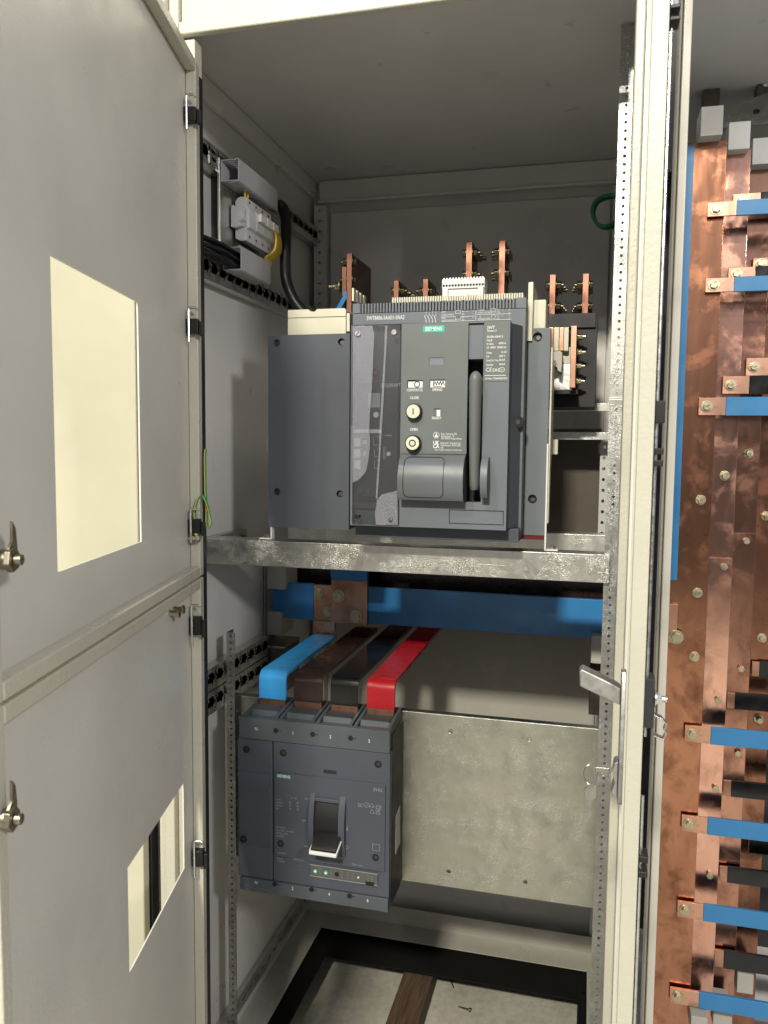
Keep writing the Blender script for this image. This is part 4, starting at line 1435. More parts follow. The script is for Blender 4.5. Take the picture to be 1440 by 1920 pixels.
# handle channel and lever
yc = YV + .045
MB().box(hx0 - .002, hx1 + .002, yc, yc + .002, hz0_ - .002, vz1 - .004).build('handle_recess', BLACKM, ac)
pz = PY(890, 673, YV).z
MB().box(hx0 + .0004, hx1 - .0004, YV + .004, YV + .044, pz, vz1 - .0045).build('recess_block', SLATE3, ac, .0008)
lz1, lz0 = PY(890, 695, YV - .02).z, PY(885, 920, YV - .02).z
lx0, lx1 = PY(877.5, 780, YV - .018).x, PY(902.5, 780, YV - .018).x
lc = (lx0 + lx1) / 2
lw = (lx1 - lx0) / 2 - .0005
m = MB()
rings = []
N = 34
for i in range(N + 1):
    t = .08 * (1 - cos(pi / 2 * i / 10)) if i <= 10 else .08 + .92 * (i - 10) / (N - 10)
    z = lz1 - (lz1 - lz0) * t
    wx = lw * (1 - .18 * t)
    wy = .013 * (1 - .15 * t)
    if t < .08:
        f = math.sqrt(max(.003, 1 - ((.08 - t) / .08) ** 2))
        wx *= f; wy *= f
    if t > .97:
        f = .8
        wx *= f; wy *= f
    yc_ = YV - .014 + .022 * t ** 1.5
    rings.append([m.v((lc - .0018 * t + wx * cos(a), yc_ + wy * sin(a), z)) for a in [2 * pi * k / 24 for k in range(24)]])
for i in range(N):
    for k in range(24):
        m.face([rings[i][k], rings[i][(k + 1) % 24], rings[i + 1][(k + 1) % 24], rings[i + 1][k]])
m.face(rings[0]); m.face(rings[-1][::-1])
m.build('charging_lever', HANDLE, ac, smooth=60)
# cheek beside the lever
kx0, kx1, kz0, kz1 = rect(902, 857, 914, 934, YV - .02)
prof = [(YV - .0003, kz0)] + [(YV - .0006 - .030 * math.sqrt(max(0, 1 - ((i / n - .45) / .58) ** 2)), kz0 + (kz1 - kz0) * i / n) for i in range(n + 1)] + [(YV - .0003, kz1)]
MB().prism(prof, 'x', kx0, kx1).build('lever_cheek', SLATE3, ac, .0006)
# flap with dark outline at the bottom
ox0, ox1, oz0, oz1 = rect(842, 955, 944, 985, YV)
m = MB()
wd = .0011
for q in ((ox0, ox1, oz1 - wd, oz1), (ox0, ox1, oz0, oz0 + wd), (ox0, ox0 + wd, oz0 + wd + .0002, oz1 - wd - .0002), (ox1 - wd, ox1, oz0 + wd + .0002, oz1 - wd - .0002)):
    m.box(q[0], q[1], YV - .0004, YV - .0001, q[2], q[3])
m.build('flap_outline', INK, ac)
# rating plate
dx0, dx1, dz0, dz1 = rect(908, 605, 951, 715, YV)
rpz = MB().box(dx0, dx1, YV - .0006, YV - .0001, dz0, dz1).build('rating_plate', SLATE2, ac)
m = MB()
YD = YV - .0008
for s_, px, py, sz in (('3WT', 913, 617, .0066), ('Version 2', 913, 622, .0044), ('IEC/EN 60947-2', 913, 633.5, .0044), ('Cat.B', 912.5, 640, .0044), ('In max.', 912.5, 646.5, .0044), ('4000 A', 935, 645.5, .0044), ('Ui 1000V', 912.5, 653.5, .0044), ('50/60 Hz', 932, 653, .0044),
                       ('Uimp', 912, 663, .0044), ('12 kV', 939, 662, .0044), ('Ue', 912, 670, .0044), ('690 V', 936, 669.5, .0044), ('Icw(1s) / Icu', 912, 677.5, .0044), ('66 kA', 936, 676.5, .0044), ('Icm/Ics', 912, 686, .0044), ('66 kA', 936, 684.5, .0044), ('ID-No. 7106445623F/4', 910, 711.5, .0042)):
    p = PY(px, py, YD)
    m.text(s_, p.x, YD, p.z, sz, 'LEFT', .012)
p = PY(911, 697, YD); m.text('CE', p.x, YD, p.z, .0088)
p = PY(923.5, 697, YD); m.text('EAC', p.x, YD, p.z, .0074)
p = PY(941, 693, YD)
m.tube([Vector((p.x + .0044 * cos(t), YD, p.z + .0032 * sin(t))) for t in [2 * pi * i / 20 for i in range(21)]], .00035, 5)
m.text('CCC', p.x, YD, p.z - .0012, .0034, 'CENTER')
p, q = PY(908.5, 704, YD), PY(948, 704, YD)
m.box(p.x, q.x, YD - .0001, YD, p.z - .0005, p.z + .0003)
m.build('rating_print', PRINT, rpz, smooth=0)
# trip unit behind its clear cover
YU = YV + .016
tu = MB().box(tx0_ - .001, tx1_ + .001, YU, YU + .004, tz0_ - .001, tz1_ + .001).build('trip_unit', SLATE4, ac)
U = lambda x0, y0, x1, y1: rect(x0, y0, x1, y1, YU)
x0, x1, z0, z1 = U(664, 716, 746, 955)
un = MB().box(x0, x1, YU - .006, YU - .0005, z0, z1).build('unit_front', plastic('trip_unit_front', (.05, .053, .062), .4), tu, .0008)
YUF = YU - .0062
R2 = lambda x0, y0, x1, y1: rect(x0, y0, x1, y1, YUF)
p = PY(728, 726, YUF)
MB().text('ETU35WT', PY(715, 726, YUF).x, YUF - .0002, p.z, .0085).build('type_lettering', PRINT, un, smooth=0)
x0, x1, z0, z1 = R2(691, 737, 713, 764); MB().box(x0, x1, YUF - .001, YUF, z0, z1).build('display', LED, un)
x0, x1, z0, z1 = R2(664, 805, 715, 812); MB().box(x0, x1, YUF - .0006, YUF, z0, z1).build('label_strip', WHITEP, un)
x_, z_ = PY(706, 778, YUF).x, PY(706, 778, YUF).z
MB().cyl((x_, YUF, z_), (x_, YUF - .004, z_), .0045, n=20).build('round_knob', WHITEP, un)
for y in (829, 850, 871):
    x0, x1, z0, z1 = R2(664, y - 8, 676, y + 8)
    MB().box(x0, x1, YUF - .0006, YUF, z0, z1).build('label_field', WHITEP, un)
    if y < 860:
        x_, z_ = PY(684, y, YUF).x, PY(684, y, YUF).z
        kb = MB().cyl((x_, YUF, z_), (x_, YUF - .002, z_), .0034, n=18).build('adjuster', WHITEP, un)
        MB().box(x_ - .0028, x_ + .0028, YUF - .0024, YUF - .0021, z_ - .0005, z_ + .0005).build('screw_slot', INK, kb)
x_, z_ = PY(729, 851, YUF).x, PY(729, 851, YUF).z
MB().cyl((x_, YUF, z_), (x_, YUF - .002, z_), .0034, n=18).build('adjuster', WHITEP, un)
m = MB()
for kx_, ky in ((700, 820), (702, 842), (702, 864)):
    p = PY(kx_, ky, YUF)
    m.box(p.x, p.x + .0005, YUF - .0002, YUF, p.z - .012, p.z)
    m.box(p.x, p.x + .008, YUF - .0002, YUF, p.z - .0125, p.z - .012)
    m.text('I / In', p.x + .004, YUF - .0002, p.z, .0036)
for i in range(6):
    p = PY(718, 840 + 4 * i, YUF)
    m.text('%.1f s' % (.1 * (i + 1)), p.x, YUF - .0002, p.z, .0034)
p = PY(721, 818, YUF); m.text('In=4000A', p.x, YUF - .0002, p.z, .0036)
m.build('scale_print', PRINT, un, smooth=0)
x0, x1, z0, z1 = R2(671, 930, 705, 940); MB().box(x0, x1, YUF - .002, YUF, z0, z1).build('socket', BLACK, un, .0005)
for px in (676, 692):
    p = PY(px, 921, YUF)
    MB().cyl((p.x, YUF, p.z), (p.x, YUF - .003, p.z), .0035, n=16).build('screw', DARKSTEEL, un)
p = PY(704, 699, YU)
MB().cyl((p.x, YU, p.z), (p.x, YU - .003, p.z), .007, n=22).build('reset_button', BLACK, tu)
MB().cyl((p.x + .0005, YU - .0031, p.z), (p.x + .0005, YU - .0036, p.z), .0030, n=16).build('reset_dot', RED, tu)
# the clear cover itself, with its two knurled screws
gc = MB().box(tx0_ + .0005, tx1_ - .0005, YV - .0025, YV - .0005, tz0_ + .0005, tz1_ - .0005).build('clear_cover', GLASS, ac, .0006)
for px, py in ((671, 625.5), (739, 623), (732, 971), (670, 968)):
    p = PY(px, py, YV - .004)
    r_ = .0042 if px < 700 and py < 700 else .0040
    sc = MB().cyl((p.x, YV - .0004, p.z), (p.x, YV - .009 if py > 900 else YV - .006, p.z), r_, n=20)
    sc = sc.build('knurled_screw', ZINC if (px, py) != (670, 968) else BLACK, ac)
    if px in (671, 732):
        yq = YV - .0092 if py > 900 else YV - .0062
        MB().prism([(p.x - .0032, p.z - .0026), (p.x - .0024, p.z - .0032), (p.x + .0032, p.z + .0026), (p.x + .0024, p.z + .0032)], 'y', yq - .0001, yq + .0001).build('screw_slot', INK, sc)
p = PY(732, 966, YV - .002)
MB().tube([Vector((p.x + .011 * cos(t), YV - .0030, p.z + .013 * sin(t))) for t in [2 * pi * i / 30 for i in range(31)]], .0007, 6).build('cover_ring', PRINT_D, ac)
# half-peeled protective film: hazy where it has lifted off the cover
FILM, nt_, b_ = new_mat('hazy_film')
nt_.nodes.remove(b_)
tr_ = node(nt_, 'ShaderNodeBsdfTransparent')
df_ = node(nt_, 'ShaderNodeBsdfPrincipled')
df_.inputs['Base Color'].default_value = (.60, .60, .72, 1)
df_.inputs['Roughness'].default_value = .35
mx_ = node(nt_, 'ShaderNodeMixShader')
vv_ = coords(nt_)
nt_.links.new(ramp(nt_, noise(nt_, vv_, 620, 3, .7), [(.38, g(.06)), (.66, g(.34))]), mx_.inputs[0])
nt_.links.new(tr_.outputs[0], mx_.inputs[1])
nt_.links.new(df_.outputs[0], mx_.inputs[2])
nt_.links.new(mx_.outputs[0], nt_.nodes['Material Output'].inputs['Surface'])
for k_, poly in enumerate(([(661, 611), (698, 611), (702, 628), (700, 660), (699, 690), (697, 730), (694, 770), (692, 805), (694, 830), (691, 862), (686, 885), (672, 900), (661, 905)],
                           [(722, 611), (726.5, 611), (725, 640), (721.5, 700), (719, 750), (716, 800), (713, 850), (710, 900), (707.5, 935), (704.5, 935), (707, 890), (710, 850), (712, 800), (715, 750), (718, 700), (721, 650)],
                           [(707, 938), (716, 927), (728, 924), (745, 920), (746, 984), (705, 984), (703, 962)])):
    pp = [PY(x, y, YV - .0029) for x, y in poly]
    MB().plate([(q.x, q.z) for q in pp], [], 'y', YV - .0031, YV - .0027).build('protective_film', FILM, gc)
# bottom skirt
MB().box(vx0 + .001, PY(975, 1000, YC).x, YV + .03, YC + .1, zA0 - .003, vz0 + .0005).build('bottom_skirt', SLATE4, ac, .001)
MB().box(PY(930, 1000, YA).x, xr1 - .002, YA + .002, YA + .006, zR0 - .007, zR0 - .0002).build('red_strip', DRED, ac)
# cream boxes and posts on top, foot brackets
x0, x1, z0, z1 = rect(541, 582, 650, 640, YA + .02)
MB().plate([(x0, z0), (x1, z0), (x1, z1 - .003), (x1 - .003, z1), (x0 + (x1 - x0) * .50, z1), (x0 + (x1 - x0) * .47, z1 - .004), (x0 + (x1 - x0) * .39, z1 - .004), (x0 + (x1 - x0) * .36, z1), (x0, z1)], [], 'y', YA + .015, YA + .11).build('pole_housing', CREAM, ac, .0015)
MB().box(x0 + .0003, x1 - .0003, YA + .0142, YA + .0148, z1 - .0145, z1 - .0138).build('housing_seam', BLACKM, ac)
x0, x1, z0, z1 = rect(994, 564, 1023, 640, YA + .02)
MB().box(x0, x1, YA + .012, YA + .10, z0, z1).build('pole_housing', CREAM, ac, .002)
x0, x1, z0, z1 = rect(990, 530, 998, 640, YA)
MB().box(x0 + .001, x1, YA - .005, YA + .11, z0, z1).build('phase_barrier', CREAM, ac, .0008)
for i in range(4):
    x0, x1, z0, z1 = rect(663 + i * 4, 542 + i * 3, 666.5 + i * 4, 566, YA + .02 + i * .012)
    MB().box(x0, x1, YA + .01 + i * .02, YA + .024 + i * .02, z0, z1).build('phase_barrier', CREAM, ac, .0005)
MB().box(PY(651, 600, YA).x, PY(657, 600, YA).x, YA - .004, YA + .06, PY(655, 622, YA).z, PY(655, 588, YA).z).build('phase_barrier', CREAM, ac, .0008)
x0, x1, z0, z1 = rect(499, 822, 506, 848, YA + .01)
MB().box(x0, x1, YA + .013, YA + .03, z0, z1).build('side_tab', CREAM, ac, .0005)
for px0, px1, sgn in ((507, 510, -1), (1021, 1025, 1)):
    x = PY(px0, 1000, YA).x
    zz = zA0 if sgn < 0 else zR0 + .15
    m = MB().box(x, x + .003, YA - .001, YA + .012, zbm + .0008, zz)
    m.box(*((x - .022, x - .0002) if sgn < 0 else (x + .0032, x + .022)), YA - .001, YA + .018, zbm + .0008, zbm + .0035)
    ft = m.build('mounting_foot', WHITEP, ac, .0008)
    MB().bolt((x - .011 if sgn < 0 else x + .013, YA + .008, zbm + .0037), (0, 0, 1), .0050, .005, False).build('bolt', ZINC, ft)
# cream flange on the right side, below
q = [PX(1032, 690, xr1 + .004), ]
m = MB().prism([(YA + .008, zR0 + .02), (YA + .008, zR1 - .03), (YA + .09, zR1 - .06), (YA + .09, zR0 + .15), (YA + .05, zR0 + .11), (YA + .04, zR0 + .02)], 'x', xr1 + .0008, xr1 + .0035)
m.build('side_flange', CREAM, ac, .0005)
x0, x1, z0, z1 = rect(1026, 824, 1046, 852, YA + .08)
MB().box(x0, x1, YA + .07, YA + .085, z0, z1).build('side_tab', CREAM, ac, .0008)
# auxiliary terminal block on top
ax0, ax1, az0, az1 = rect(830, 521, 908, 562, YA + .02)
tb = MB().box(ax0, ax1, YA + .02, YA + .05, az0 - .004, az0 + (az1 - az0) * .5).build('terminal_block', WHITEP, ac, .001)
zu = az0 + (az1 - az0) * .5
m = MB().box(ax0 - .0005, ax1 + .0005, YA + .017, YA + .052, zu + .0004, az1 - .003)
for i in range(14):
    x = ax0 + (ax1 - ax0) * (i + .5) / 14
    m.prism([(x - .0018, az1 - .003), (x + .0018, az1 - .003), (x + .0012, az1), (x - .0012, az1)], 'y', YA + .02, YA + .034)
m.box(ax0 + .001, ax0 + .010, YA + .013, YA + .0195, az0, zu)
m.box(ax1 - .010, ax1 - .001, YA + .013, YA + .0195, az0, zu)
m.box((ax0 + ax1) / 2 - .006, (ax0 + ax1) / 2 + .008, YA + .015, YA + .0198, az0, az0 + .012)
up = m.build('plug_row', WHITEP, tb, .0006)
m = MB()
for i in range(14):
    x = ax0 + (ax1 - ax0) * (i + .5) / 14
    m.cyl((x, YA + .0172, zu + .0055), (x, YA + .0164, zu + .0055), .0020, n=12)
m.build('wire_entries', INK, up)
m = MB()
for i in range(5):
    m.text('%d' % (i * 3 + 1), ax0 + (ax1 - ax0) * (i + .2) / 5, YA + .0166, zu + .012, .0045)
m.build('numbers', PRINT_D, up, smooth=0)

# ------------------------------------------------------------------ copper connection plates behind the breaker
GC = 'bolted copper connection plates behind the large breaker'


def conn(px0, px1, py0, py1, Y, depth, bolts, lab, nuts_right=True, extra=None, rows=3):
    x0, x1, z0, z1 = rect(px0, py0, px1, py1, Y)
    t = thing('copper_terminal', ((x0 + x1) / 2, Y, z0 - .02), lab, 'terminal', GC)
    MB().box(x0, x1, Y, Y + depth, z0 - .03, z1).build('plate', CU_T, t, .0008)
    for py in bolts:
        zb__ = PY(px1, py, Y).z
        for r in range(rows):
            y = Y + .012 + r * .026
            m = MB()
            sg = 1 if nuts_right else -1
            a = x1 if nuts_right else x0
            b = x0 if nuts_right else x1
            m.bolt((a, y, zb__), (sg, 0, 0), .0082, .0085, True, .005 + .0025 * r)
            m.bolt((b, y, zb__), (-sg, 0, 0), .0082, .006, True)
            m.build('bolt', BRONZE, t, .0006)
    return t


t = conn(650, 659, 475, 560, 1.62, .15, (489, 523), 'tallest copper plate at the left, with a second plate bolted to it', False, rows=1)
x0, x1, z0, z1 = rect(641, 500, 649, 555, 1.622)
MB().box(x0, x1, 1.622, 1.70, z0, z1).build('plate', CU_T, t, .0008)
p = PY(640, 537, 1.64)
MB().bolt((p.x, 1.64, p.z), (-1, 0, 0), .0095, .010, True, .014).build('bolt', BRASSY, t)
q0, q1 = PY(653, 558, 1.64), PY(636, 582, 1.63)
MB().band([(q0.x, q0.z + .01), (q0.x, q0.z), (q1.x, q1.z), (q1.x - .02, q1.z - .02)], 'y', 1.62, 1.69, .010).build('sleeve', BLUE, t, .001)
conn(738, 747, 526, 575, 1.60, .075, (544,), 'short copper plate with nuts facing right, left of the white terminal block')
conn(793, 802, 523, 575, 1.60, .09, (544,), 'short copper plate with nuts facing left, next to the white terminal block', False)
conn(874, 884, 453, 540, 1.62, .08, (472, 513), 'tall copper plate rising behind the white terminal block')
conn(936, 946, 450, 535, 1.62, .075, (470, 510), 'tall copper plate right of the terminal block, bolts facing left', False)
conn(1031, 1040, 515, 600, 1.60, .075, (533, 573), 'copper plate above the black terminal box, nuts facing right')
conn(1093, 1102, 513, 600, 1.60, .075, (532, 573), 'rightmost copper plate above the black terminal box', False)

# black insulating box with the copper stack at the right
bb = thing('terminal_box', (.0, 1.56, 0), 'black insulating box with copper and silver bars right of the large breaker', 'terminal box')
YX = 1.54
x0, x1, z0, z1 = rect(1032, 592, 1116, 764, YX)
x0 -= .03
MB().box(x0, x1, YX, YX + .14, z0, z1).build('housing', BLACKM, bb, .0015)
a0, a1, c0, c1 = rect(1032, 589, 1117, 614, YX - .004)
MB().box(x0, a1, YX - .006, YX + .02, c0, c1).build('lid', BLACKM, bb, .001)
a0, a1, c0, c1 = rect(1072, 617, 1086, 730, YX - .03)
cp_ = MB().box(a0, a0 + .010, YX - .07, YX - .0005, c0, c1).build('copper_bar', CU_E, bb, .0008)
for py in (632, 661, 687, 715):
    p = PY(1085, py, YX - .03)
    MB().bolt((a0 + .0102, YX - .035, p.z), (1, 0, 0), .0058, .008, True, .006).build('bolt', BRASSY, bb, .0004)
for px0, px1, mt in ((1020, 1028, CREAM), (1030, 1038, CU_E), (1039, 1048, CREAM), (1049, 1057, CU_E), (1058, 1066, CREAM)):
    a0, a1, c0, c1 = rect(px0, 615, px1, 655, YX - .05)
    MB().box(a0, a1, YX - .06, YX - .001, c0 - .004, c1).build('comb_bar', mt, bb, .0012)
a0, a1, c0, c1 = rect(1026, 652, 1075, 690, YX - .04)
MB().box(a0, a1, YX - .045, YX - .001, c0, c1).build('comb_base', CREAM, bb, .001)
a0, a1, c0, c1 = rect(1030, 683, 1073, 732, YX - .05)
MB().box(a0, a1, YX - .052, YX - .046, c0, c1).build('silvered_bar', SILVER, bb, .002)
a0, a1, c0, c1 = rect(1028, 660, 1054, 700, YX - .07)
m = MB().prism([(a0 - .01, c0 + .006), (a0 - .01, c1 - .002), (a1 - .004, c1), (a1, c1 - .003), (a1, c0 + .012), (a1 - .001, c0), (a1 - .007, c0 + .003), (a1 - .009, c0 + .01)], 'y', YX - .085, YX - .053)
m.build('clamp', INSUL, bb, .0012)
p = PY(1037, 681, YX - .086)
MB().cyl((p.x, YX - .0852, p.z), (p.x, YX - .088, p.z), .0060, n=18).build('screw', DARKSTEEL, bb)
a0, a1, c0, c1 = rect(1036, 731, 1083, 738, YX - .05)
MB().box(a0, a1, YX - .05, YX - .001, c0, c1).build('foot_strip', BLACK, bb)

# cross rails behind the breaker at the right
for q, lab in (((1030, 756, 1147, 771), 'upper galvanised cross rail under the black terminal box'), ((1030, 810, 1146, 825), 'lower galvanised cross rail below the black terminal box')):
    a0, a1, c0, c1 = rect(*q, 1.64)
    t = thing('cross_rail', (a0, 1.64, c0), lab, 'rail', 'cross rails behind the breaker')
    m = MB().box(a0 - .12, .046, 1.64, 1.643, c0, c1)
    m.box(a0 - .12, .046, 1.6432, 1.68, c1 - .002, c1)
    m.build('rail', GALV, t, .0008)
    p = PY(1140, (q[1] + q[3]) / 2 + 3, 1.64)
    MB().bolt((.040, 1.6398, (c0 + c1) / 2), (0, -1, 0), .0062, .004, False).build('bolt', CU_E, t)
zx0, zx1 = PY(1130, 1010, 1.70).z, PY(1130, 828, 1.70).z
a0, a1 = PY(1124, 900, 1.70).x, PY(1139, 900, 1.70).x
nn = 9
bs = [zx0 + (zx1 - zx0) * i / nn for i in range(nn + 1)]
m = MB().cells('y', a0, a1, bs, [[circ((a0 + a1) / 2, (bs[i] + bs[i + 1]) / 2, .0034, 10)] for i in range(nn)], 1.70, 1.702)
m.box(a0, a0 + .002, 1.7022, 1.73, zx0, zx1)
tag(m.build('perforated_strut', PAINT_ROOF), 'dark perforated upright below the cross rails at the right', 'strut', 'perforated galvanised struts')
a0, a1, c0, c1 = rect(1034, 830, 1122, 1006, 1.76)
tag(MB().box(a0 - .1, a1, 1.76, 1.763, c0, c1 + .03).build('partition_sheet', flat('brown_sheet', (.10, .085, .07), .45)), 'brownish partition sheet seen right of the large breaker', 'panel')

# green wire loop at the upper right
gl = [PY(1160, 366, 1.80), PY(1140, 366, 1.80), PY(1118, 375, 1.79), PY(1110, 395, 1.79), PY(1116, 415, 1.79), PY(1132, 424, 1.79), PY(1150, 418, 1.80), PY(1162, 402, 1.80)]
w = thing('green_wire_loop', gl[3], 'coiled green wire hanging at the upper right behind the strut', 'wire')
MB().tube(smooth_path(gl), .0034, 10).build('wire', GREEN, w)
MB().tube(smooth_path([p + Vector((.004, .006, -.004)) for p in gl]), .0034, 10).build('wire', GRN_D, w)

# ================================================================== devices on the left wall
XP = -.664
p0, p1 = PX(412, 300, XP), PX(412, 465, XP)
Ya = p0.y
tp = thing('device_plate', (XP, Ya, p1.z), 'galvanised plate screwed to the left wall rails behind the white devices', 'plate')
m = MB().box(XP - .002, XP, Ya, 1.575, p1.z - .006, p0.z + .004)
m.box(XP - .004, XP + .0, Ya - .002, Ya - .0002, p1.z - .006, p0.z + .004)
m.build('sheet', GALV, tp, .0006)
for z in (p0.z - .006, p1.z + .004):
    m = MB().plate([(Ya - .035, z - .010), (Ya - .0022, z - .010), (Ya - .0022, z + .010), (Ya - .035, z + .010)], [slot(Ya - .018, z, .018, .007)], 'x', XP - .004, XP - .002)
    m.build('fixing_tab', GALV, tp)
# black frame on the wall left of it
q = [PX(383, 300, XL + .004), PX(404, 318, XL + .004), PX(404, 460, XL + .004), PX(383, 450, XL + .004)]
m = MB()
m.box(XL + .001, XL + .02, q[1].y - .012, q[1].y, q[2].z, q[1].z)
m.box(XL + .001, XL + .02, 1.2, q[1].y - .0125, q[1].z - .012, q[1].z)
tag(m.build('black_trim', BLACKM), 'black edge trim on the left wall in front of the device plate', 'trim')


def duct(pxa, pxb, pya, pyb, pxend, label, cap):
    ra = ratio(pxa, (pya + pyb) / 2)
    Y0 = (XP + .001) / ra
    X1 = ratio(pxb, (pya + pyb) / 2) * Y0
    zt_, zb_ = PY(pxb, pya, Y0).z, PY(pxb, pyb, Y0).z
    Y1 = X1 / ratio(pxend, pya)
    t = thing('wiring_duct', (XP, Y0, zb_), label, 'duct', 'slotted wiring ducts on the device plate')
    x0 = XP + .001
    m = MB()
    n = int((Y1 - Y0) / .010)
    for i in range(n):
        y = Y0 + i * .010
        for z in (zt_ - .0014, zb_):
            m.box(x0 + .010, X1 - .0012, y, y + .006, z, z + .0014)
    for z in (zt_ - .0014, zb_):
        m.box(x0, x0 + .0098, Y0, Y1, z, z + .0014)
    m.box(x0, x0 + .0014, Y0, Y1, zb_ + .0016, zt_ - .0016)
    m.build('trunk', DUCT, t)
    m = MB().box(X1 - .001, X1 + .0006, Y0 - .0005, Y1, zb_ - .0005, zt_ + .0005)
    m.box(X1 - .006, X1 - .0012, Y0 - .0005, Y1, zt_ + .0002, zt_ + .0016)
    m.box(X1 - .006, X1 - .0012, Y0 - .0005, Y1, zb_ - .0016, zb_ - .0002)
    m.build('lid', DUCT, t, .0004)
    return t, x0, X1, Y0, Y1, zb_, zt_


t1 = duct(414, 447, 297, 338, 520, 'upper grey slotted wiring duct, above the white devices', True)
t2 = duct(418, 452, 462, 505, 507, 'lower grey slotted wiring duct, full of black cables', True)
# black cables leaving the lower duct
_, dx0_, dx1_, dY0, dY1, dz0_, dz1_ = t2
random.seed(3)
cb = thing('cable_bundle', (dx0_, dY0, dz0_), 'black cables running out of the lower wiring duct toward the hinge', 'cables')
for i in range(11):
    xx = dx0_ + .005 + random.random() * (dx1_ - dx0_ - .012)
    zz = dz0_ + .005 + random.random() * (dz1_ - dz0_ - .010)
    MB().tube(smooth_path([(xx, dY0 + .10, zz), (xx, dY0, zz), (xx - .004, dY0 - .05, zz + .004), (XL + .012 + .012 * random.random(), dY0 - .12, zz + .010), (XL + .008 + .01 * random.random(), 1.19, zz + .012)], 5), .0032, 8).build('cable', CABLE, cb)

# white devices
zt_, zb_ = PY(455, 369, 1.43).z, PY(455, 452, 1.43).z
Yd0 = XP / ratio(437, 400)
Xd = ratio(466, 400) * Yd0
Yd1 = Xd / ratio(513, 420)
Hd = zt_ - zb_
fb = thing('fuse_switch', (XP, Yd0, zb_), 'white modular fuse switch with yellow wires on the left wall', 'switch device')


def dev(y0, y1, dpt, label=None):
    X = XP + .004
    w = (Xd - XP)
    pr = [(X, zb_ + Hd * .06), (X + w * .35, zb_), (X + w * .72, zb_ + .0), (X + w * .72, zb_ + Hd * .26), (X + w * dpt, zb_ + Hd * .30), (X + w * dpt, zb_ + Hd * .72), (X + w * .72, zb_ + Hd * .78), (X + w * .72, zt_ - .002), (X + w * .35, zt_), (X + w * .12, zt_ - .003), (X, zt_ - Hd * .12)]
    return MB().prism(pr, 'y', y0, y1)


wd_ = (Yd1 - Yd0)
mods = []
MB().prism([(XP + .002, zb_ + Hd * .28), (XP + .002, zb_ + Hd * .70), (XP + .006, zb_ + Hd * .78), (XP + .012, zb_ + Hd * .70), (XP + .024, zb_ + Hd * .72), (XP + .026, zb_ + Hd * .45), (XP + .018, zb_ + Hd * .40), (XP + .024, zb_ + Hd * .30), (XP + .012, zb_ + Hd * .26)], 'y', Yd0 - .014, Yd0 - .0006).build('end_clamp', GREY_L, fb, .0004)
for i in range(4):
    y0 = Yd0 + wd_ * i / 4
    md_ = dev(y0 + .0004, y0 + wd_ / 4 - .0004, 1.0 if i else .92).build('module', GREY_L, fb, .0008)
    m = MB()
    yc_ = y0 + wd_ / 8
    for z in (zb_ + Hd * .12, zt_ - Hd * .10):
        m.cyl((XP + .004 + (Xd - XP) * .721, yc_, z), (XP + .004 + (Xd - XP) * .735, yc_, z), .0026, n=12)
    m.build('screw_hole', INK, md_)
    if i:
        MB().box(XP + .0042 + (Xd - XP), XP + .012 + (Xd - XP), y0 + .002, y0 + wd_ / 4 - .002, zb_ + Hd * .52, zb_ + Hd * .70).build('toggle', WHITEP, md_, .0006)
m = MB()
for i in range(7):
    z = zb_ + Hd * (.52 + .028 * i)
    m.box(XP + .014, XP + .027, Yd0 - .0012, Yd0 - .0004, z, z + .0009)
for i in range(4):
    for j in range(2):
        m.box(XP + .015 + i * .0034, XP + .0172 + i * .0034, Yd0 - .0012, Yd0 - .0004, zb_ + Hd * (.30 + .10 * j), zb_ + Hd * (.36 + .10 * j))
m.build('vent_slots', DUCT, fb)
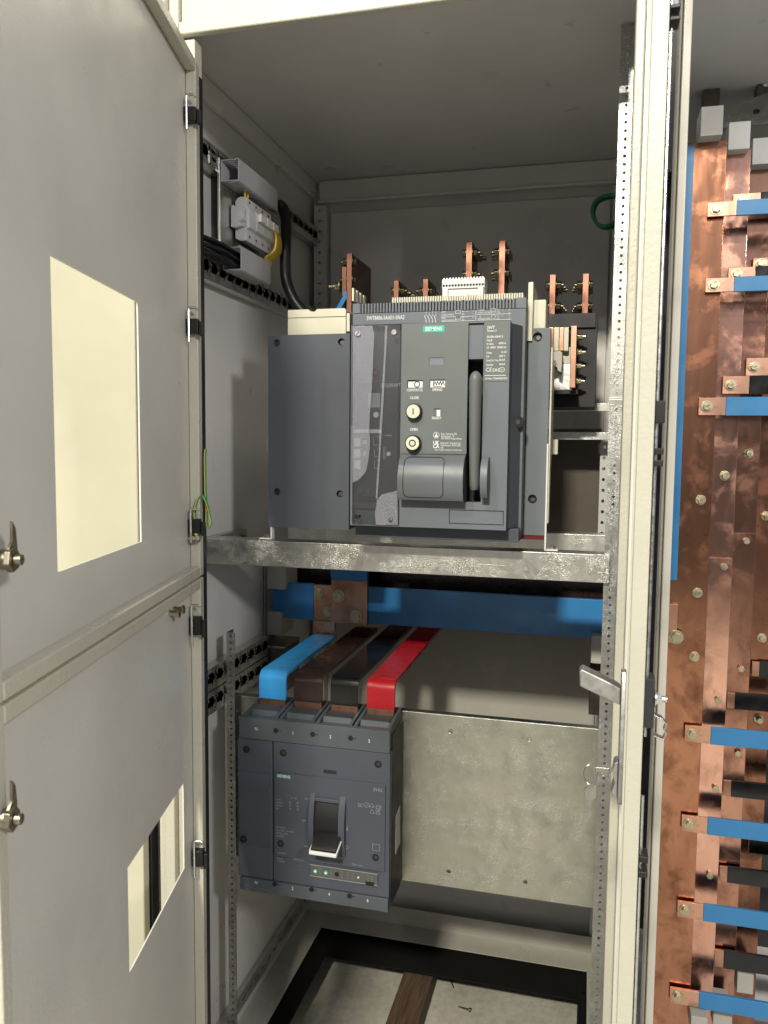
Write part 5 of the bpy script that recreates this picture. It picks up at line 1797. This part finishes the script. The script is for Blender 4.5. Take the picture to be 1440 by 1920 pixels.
# yellow wires
yw = thing('yellow_wire_bundle', (Xd, Yd1, zb_), 'bunch of yellow wires bending beside the white fuse switch', 'wires')
for i in range(10):
    y = Yd1 - .014 + i * .0042
    x = Xd + .006 - .0005 * i
    P = smooth_path([(x - .012, y - .016, zb_ + Hd * .60), (x, y - .006, zb_ + Hd * .58), (x + .003, y + .003, zb_ + Hd * .40), (x + .001, y + .003, zb_ + Hd * .12), (x - .006, y - .006, zb_ - Hd * .04), (x - .010, y - .016, zb_ - Hd * .12), (x - .012, y - .018, zb_ - .022)], 6)
    MB().tube(P, .0026, 8).build('wire', YELLOW, yw)
for y in (Yd0 + .004, Yd0 + .016):
    MB().tube(smooth_path([(XP + .022, y, zt_ - .002), (XP + .022, y + .001, zt_ + .008), (XP + .020, y, zt_ + .022)], 4), .0020, 8).build('wire', YELLOW, yw)
# black corrugated harness
hp = [PX(524, 376, -.655), PX(531, 392, -.652), PX(536, 415, -.640), PX(536, 450, -.630), PX(535, 490, -.625), PX(536, 520, -.620), PX(543, 545, -.612), PX(553, 565, -.600), PX(566, 582, -.585), PX(580, 596, -.570)]
hp = smooth_path(hp, 8)
hn_ = thing('cable_harness', hp[0], 'thick black cable harness hanging from the wall rail to the breaker', 'cable')
MB().tube(hp, [(.004 + .007 * min(1, i / 6)) * (1 + .05 * (i % 2)) for i in range(len(hp))], 14).build('sheath', CABLE, hn_)
MB().tube(smooth_path([PX(540, 392, -.650), PX(541, 430, -.628), PX(540, 480, -.622), PX(545, 530, -.612), PX(560, 566, -.595)], 6), .0032, 8).build('cable', CABLE, hn_)

# ------------------------------------------------------------------ timber under the cabinet
zw = -1.250
a, b = PZ(757, 1822, zw), PZ(812, 1828, zw)
tag(MB().box(a.x, b.x, .9, 1.95, -1.2995, zw).build('timber_bearer', WOOD, None, .003), 'dark timber bearer lying on the concrete under the cabinet opening', 'timber')

# ------------------------------------------------------------------ bits left on the concrete
c = PZ(872, 1893, -1.298)
t = thing('loose_screw', c, 'small dark screw lying on the bright concrete right of the timber', 'screw')
MB().tube([c + Vector((-.016, .002, .003)), c + Vector((.010, -.002, .003))], [.0012, .0024], 8).build('shank', DARKSTEEL, t)
MB().cyl(c + Vector((.010, -.002, .003)), c + Vector((.0135, -.0025, .003)), .0048, n=12).build('head', DARKSTEEL, t)
c = PZ(845, 1842, -1.298)
t = tag(MB().tube(smooth_path([c + Vector((-.012, .02, .0012)), c + Vector((-.002, .004, .004)), c + Vector((.010, -.018, .0012))], 5), .0013, 6).build('wire_offcut', CABLE), 'thin dark wire offcut on the concrete beside the timber', 'wire offcut')
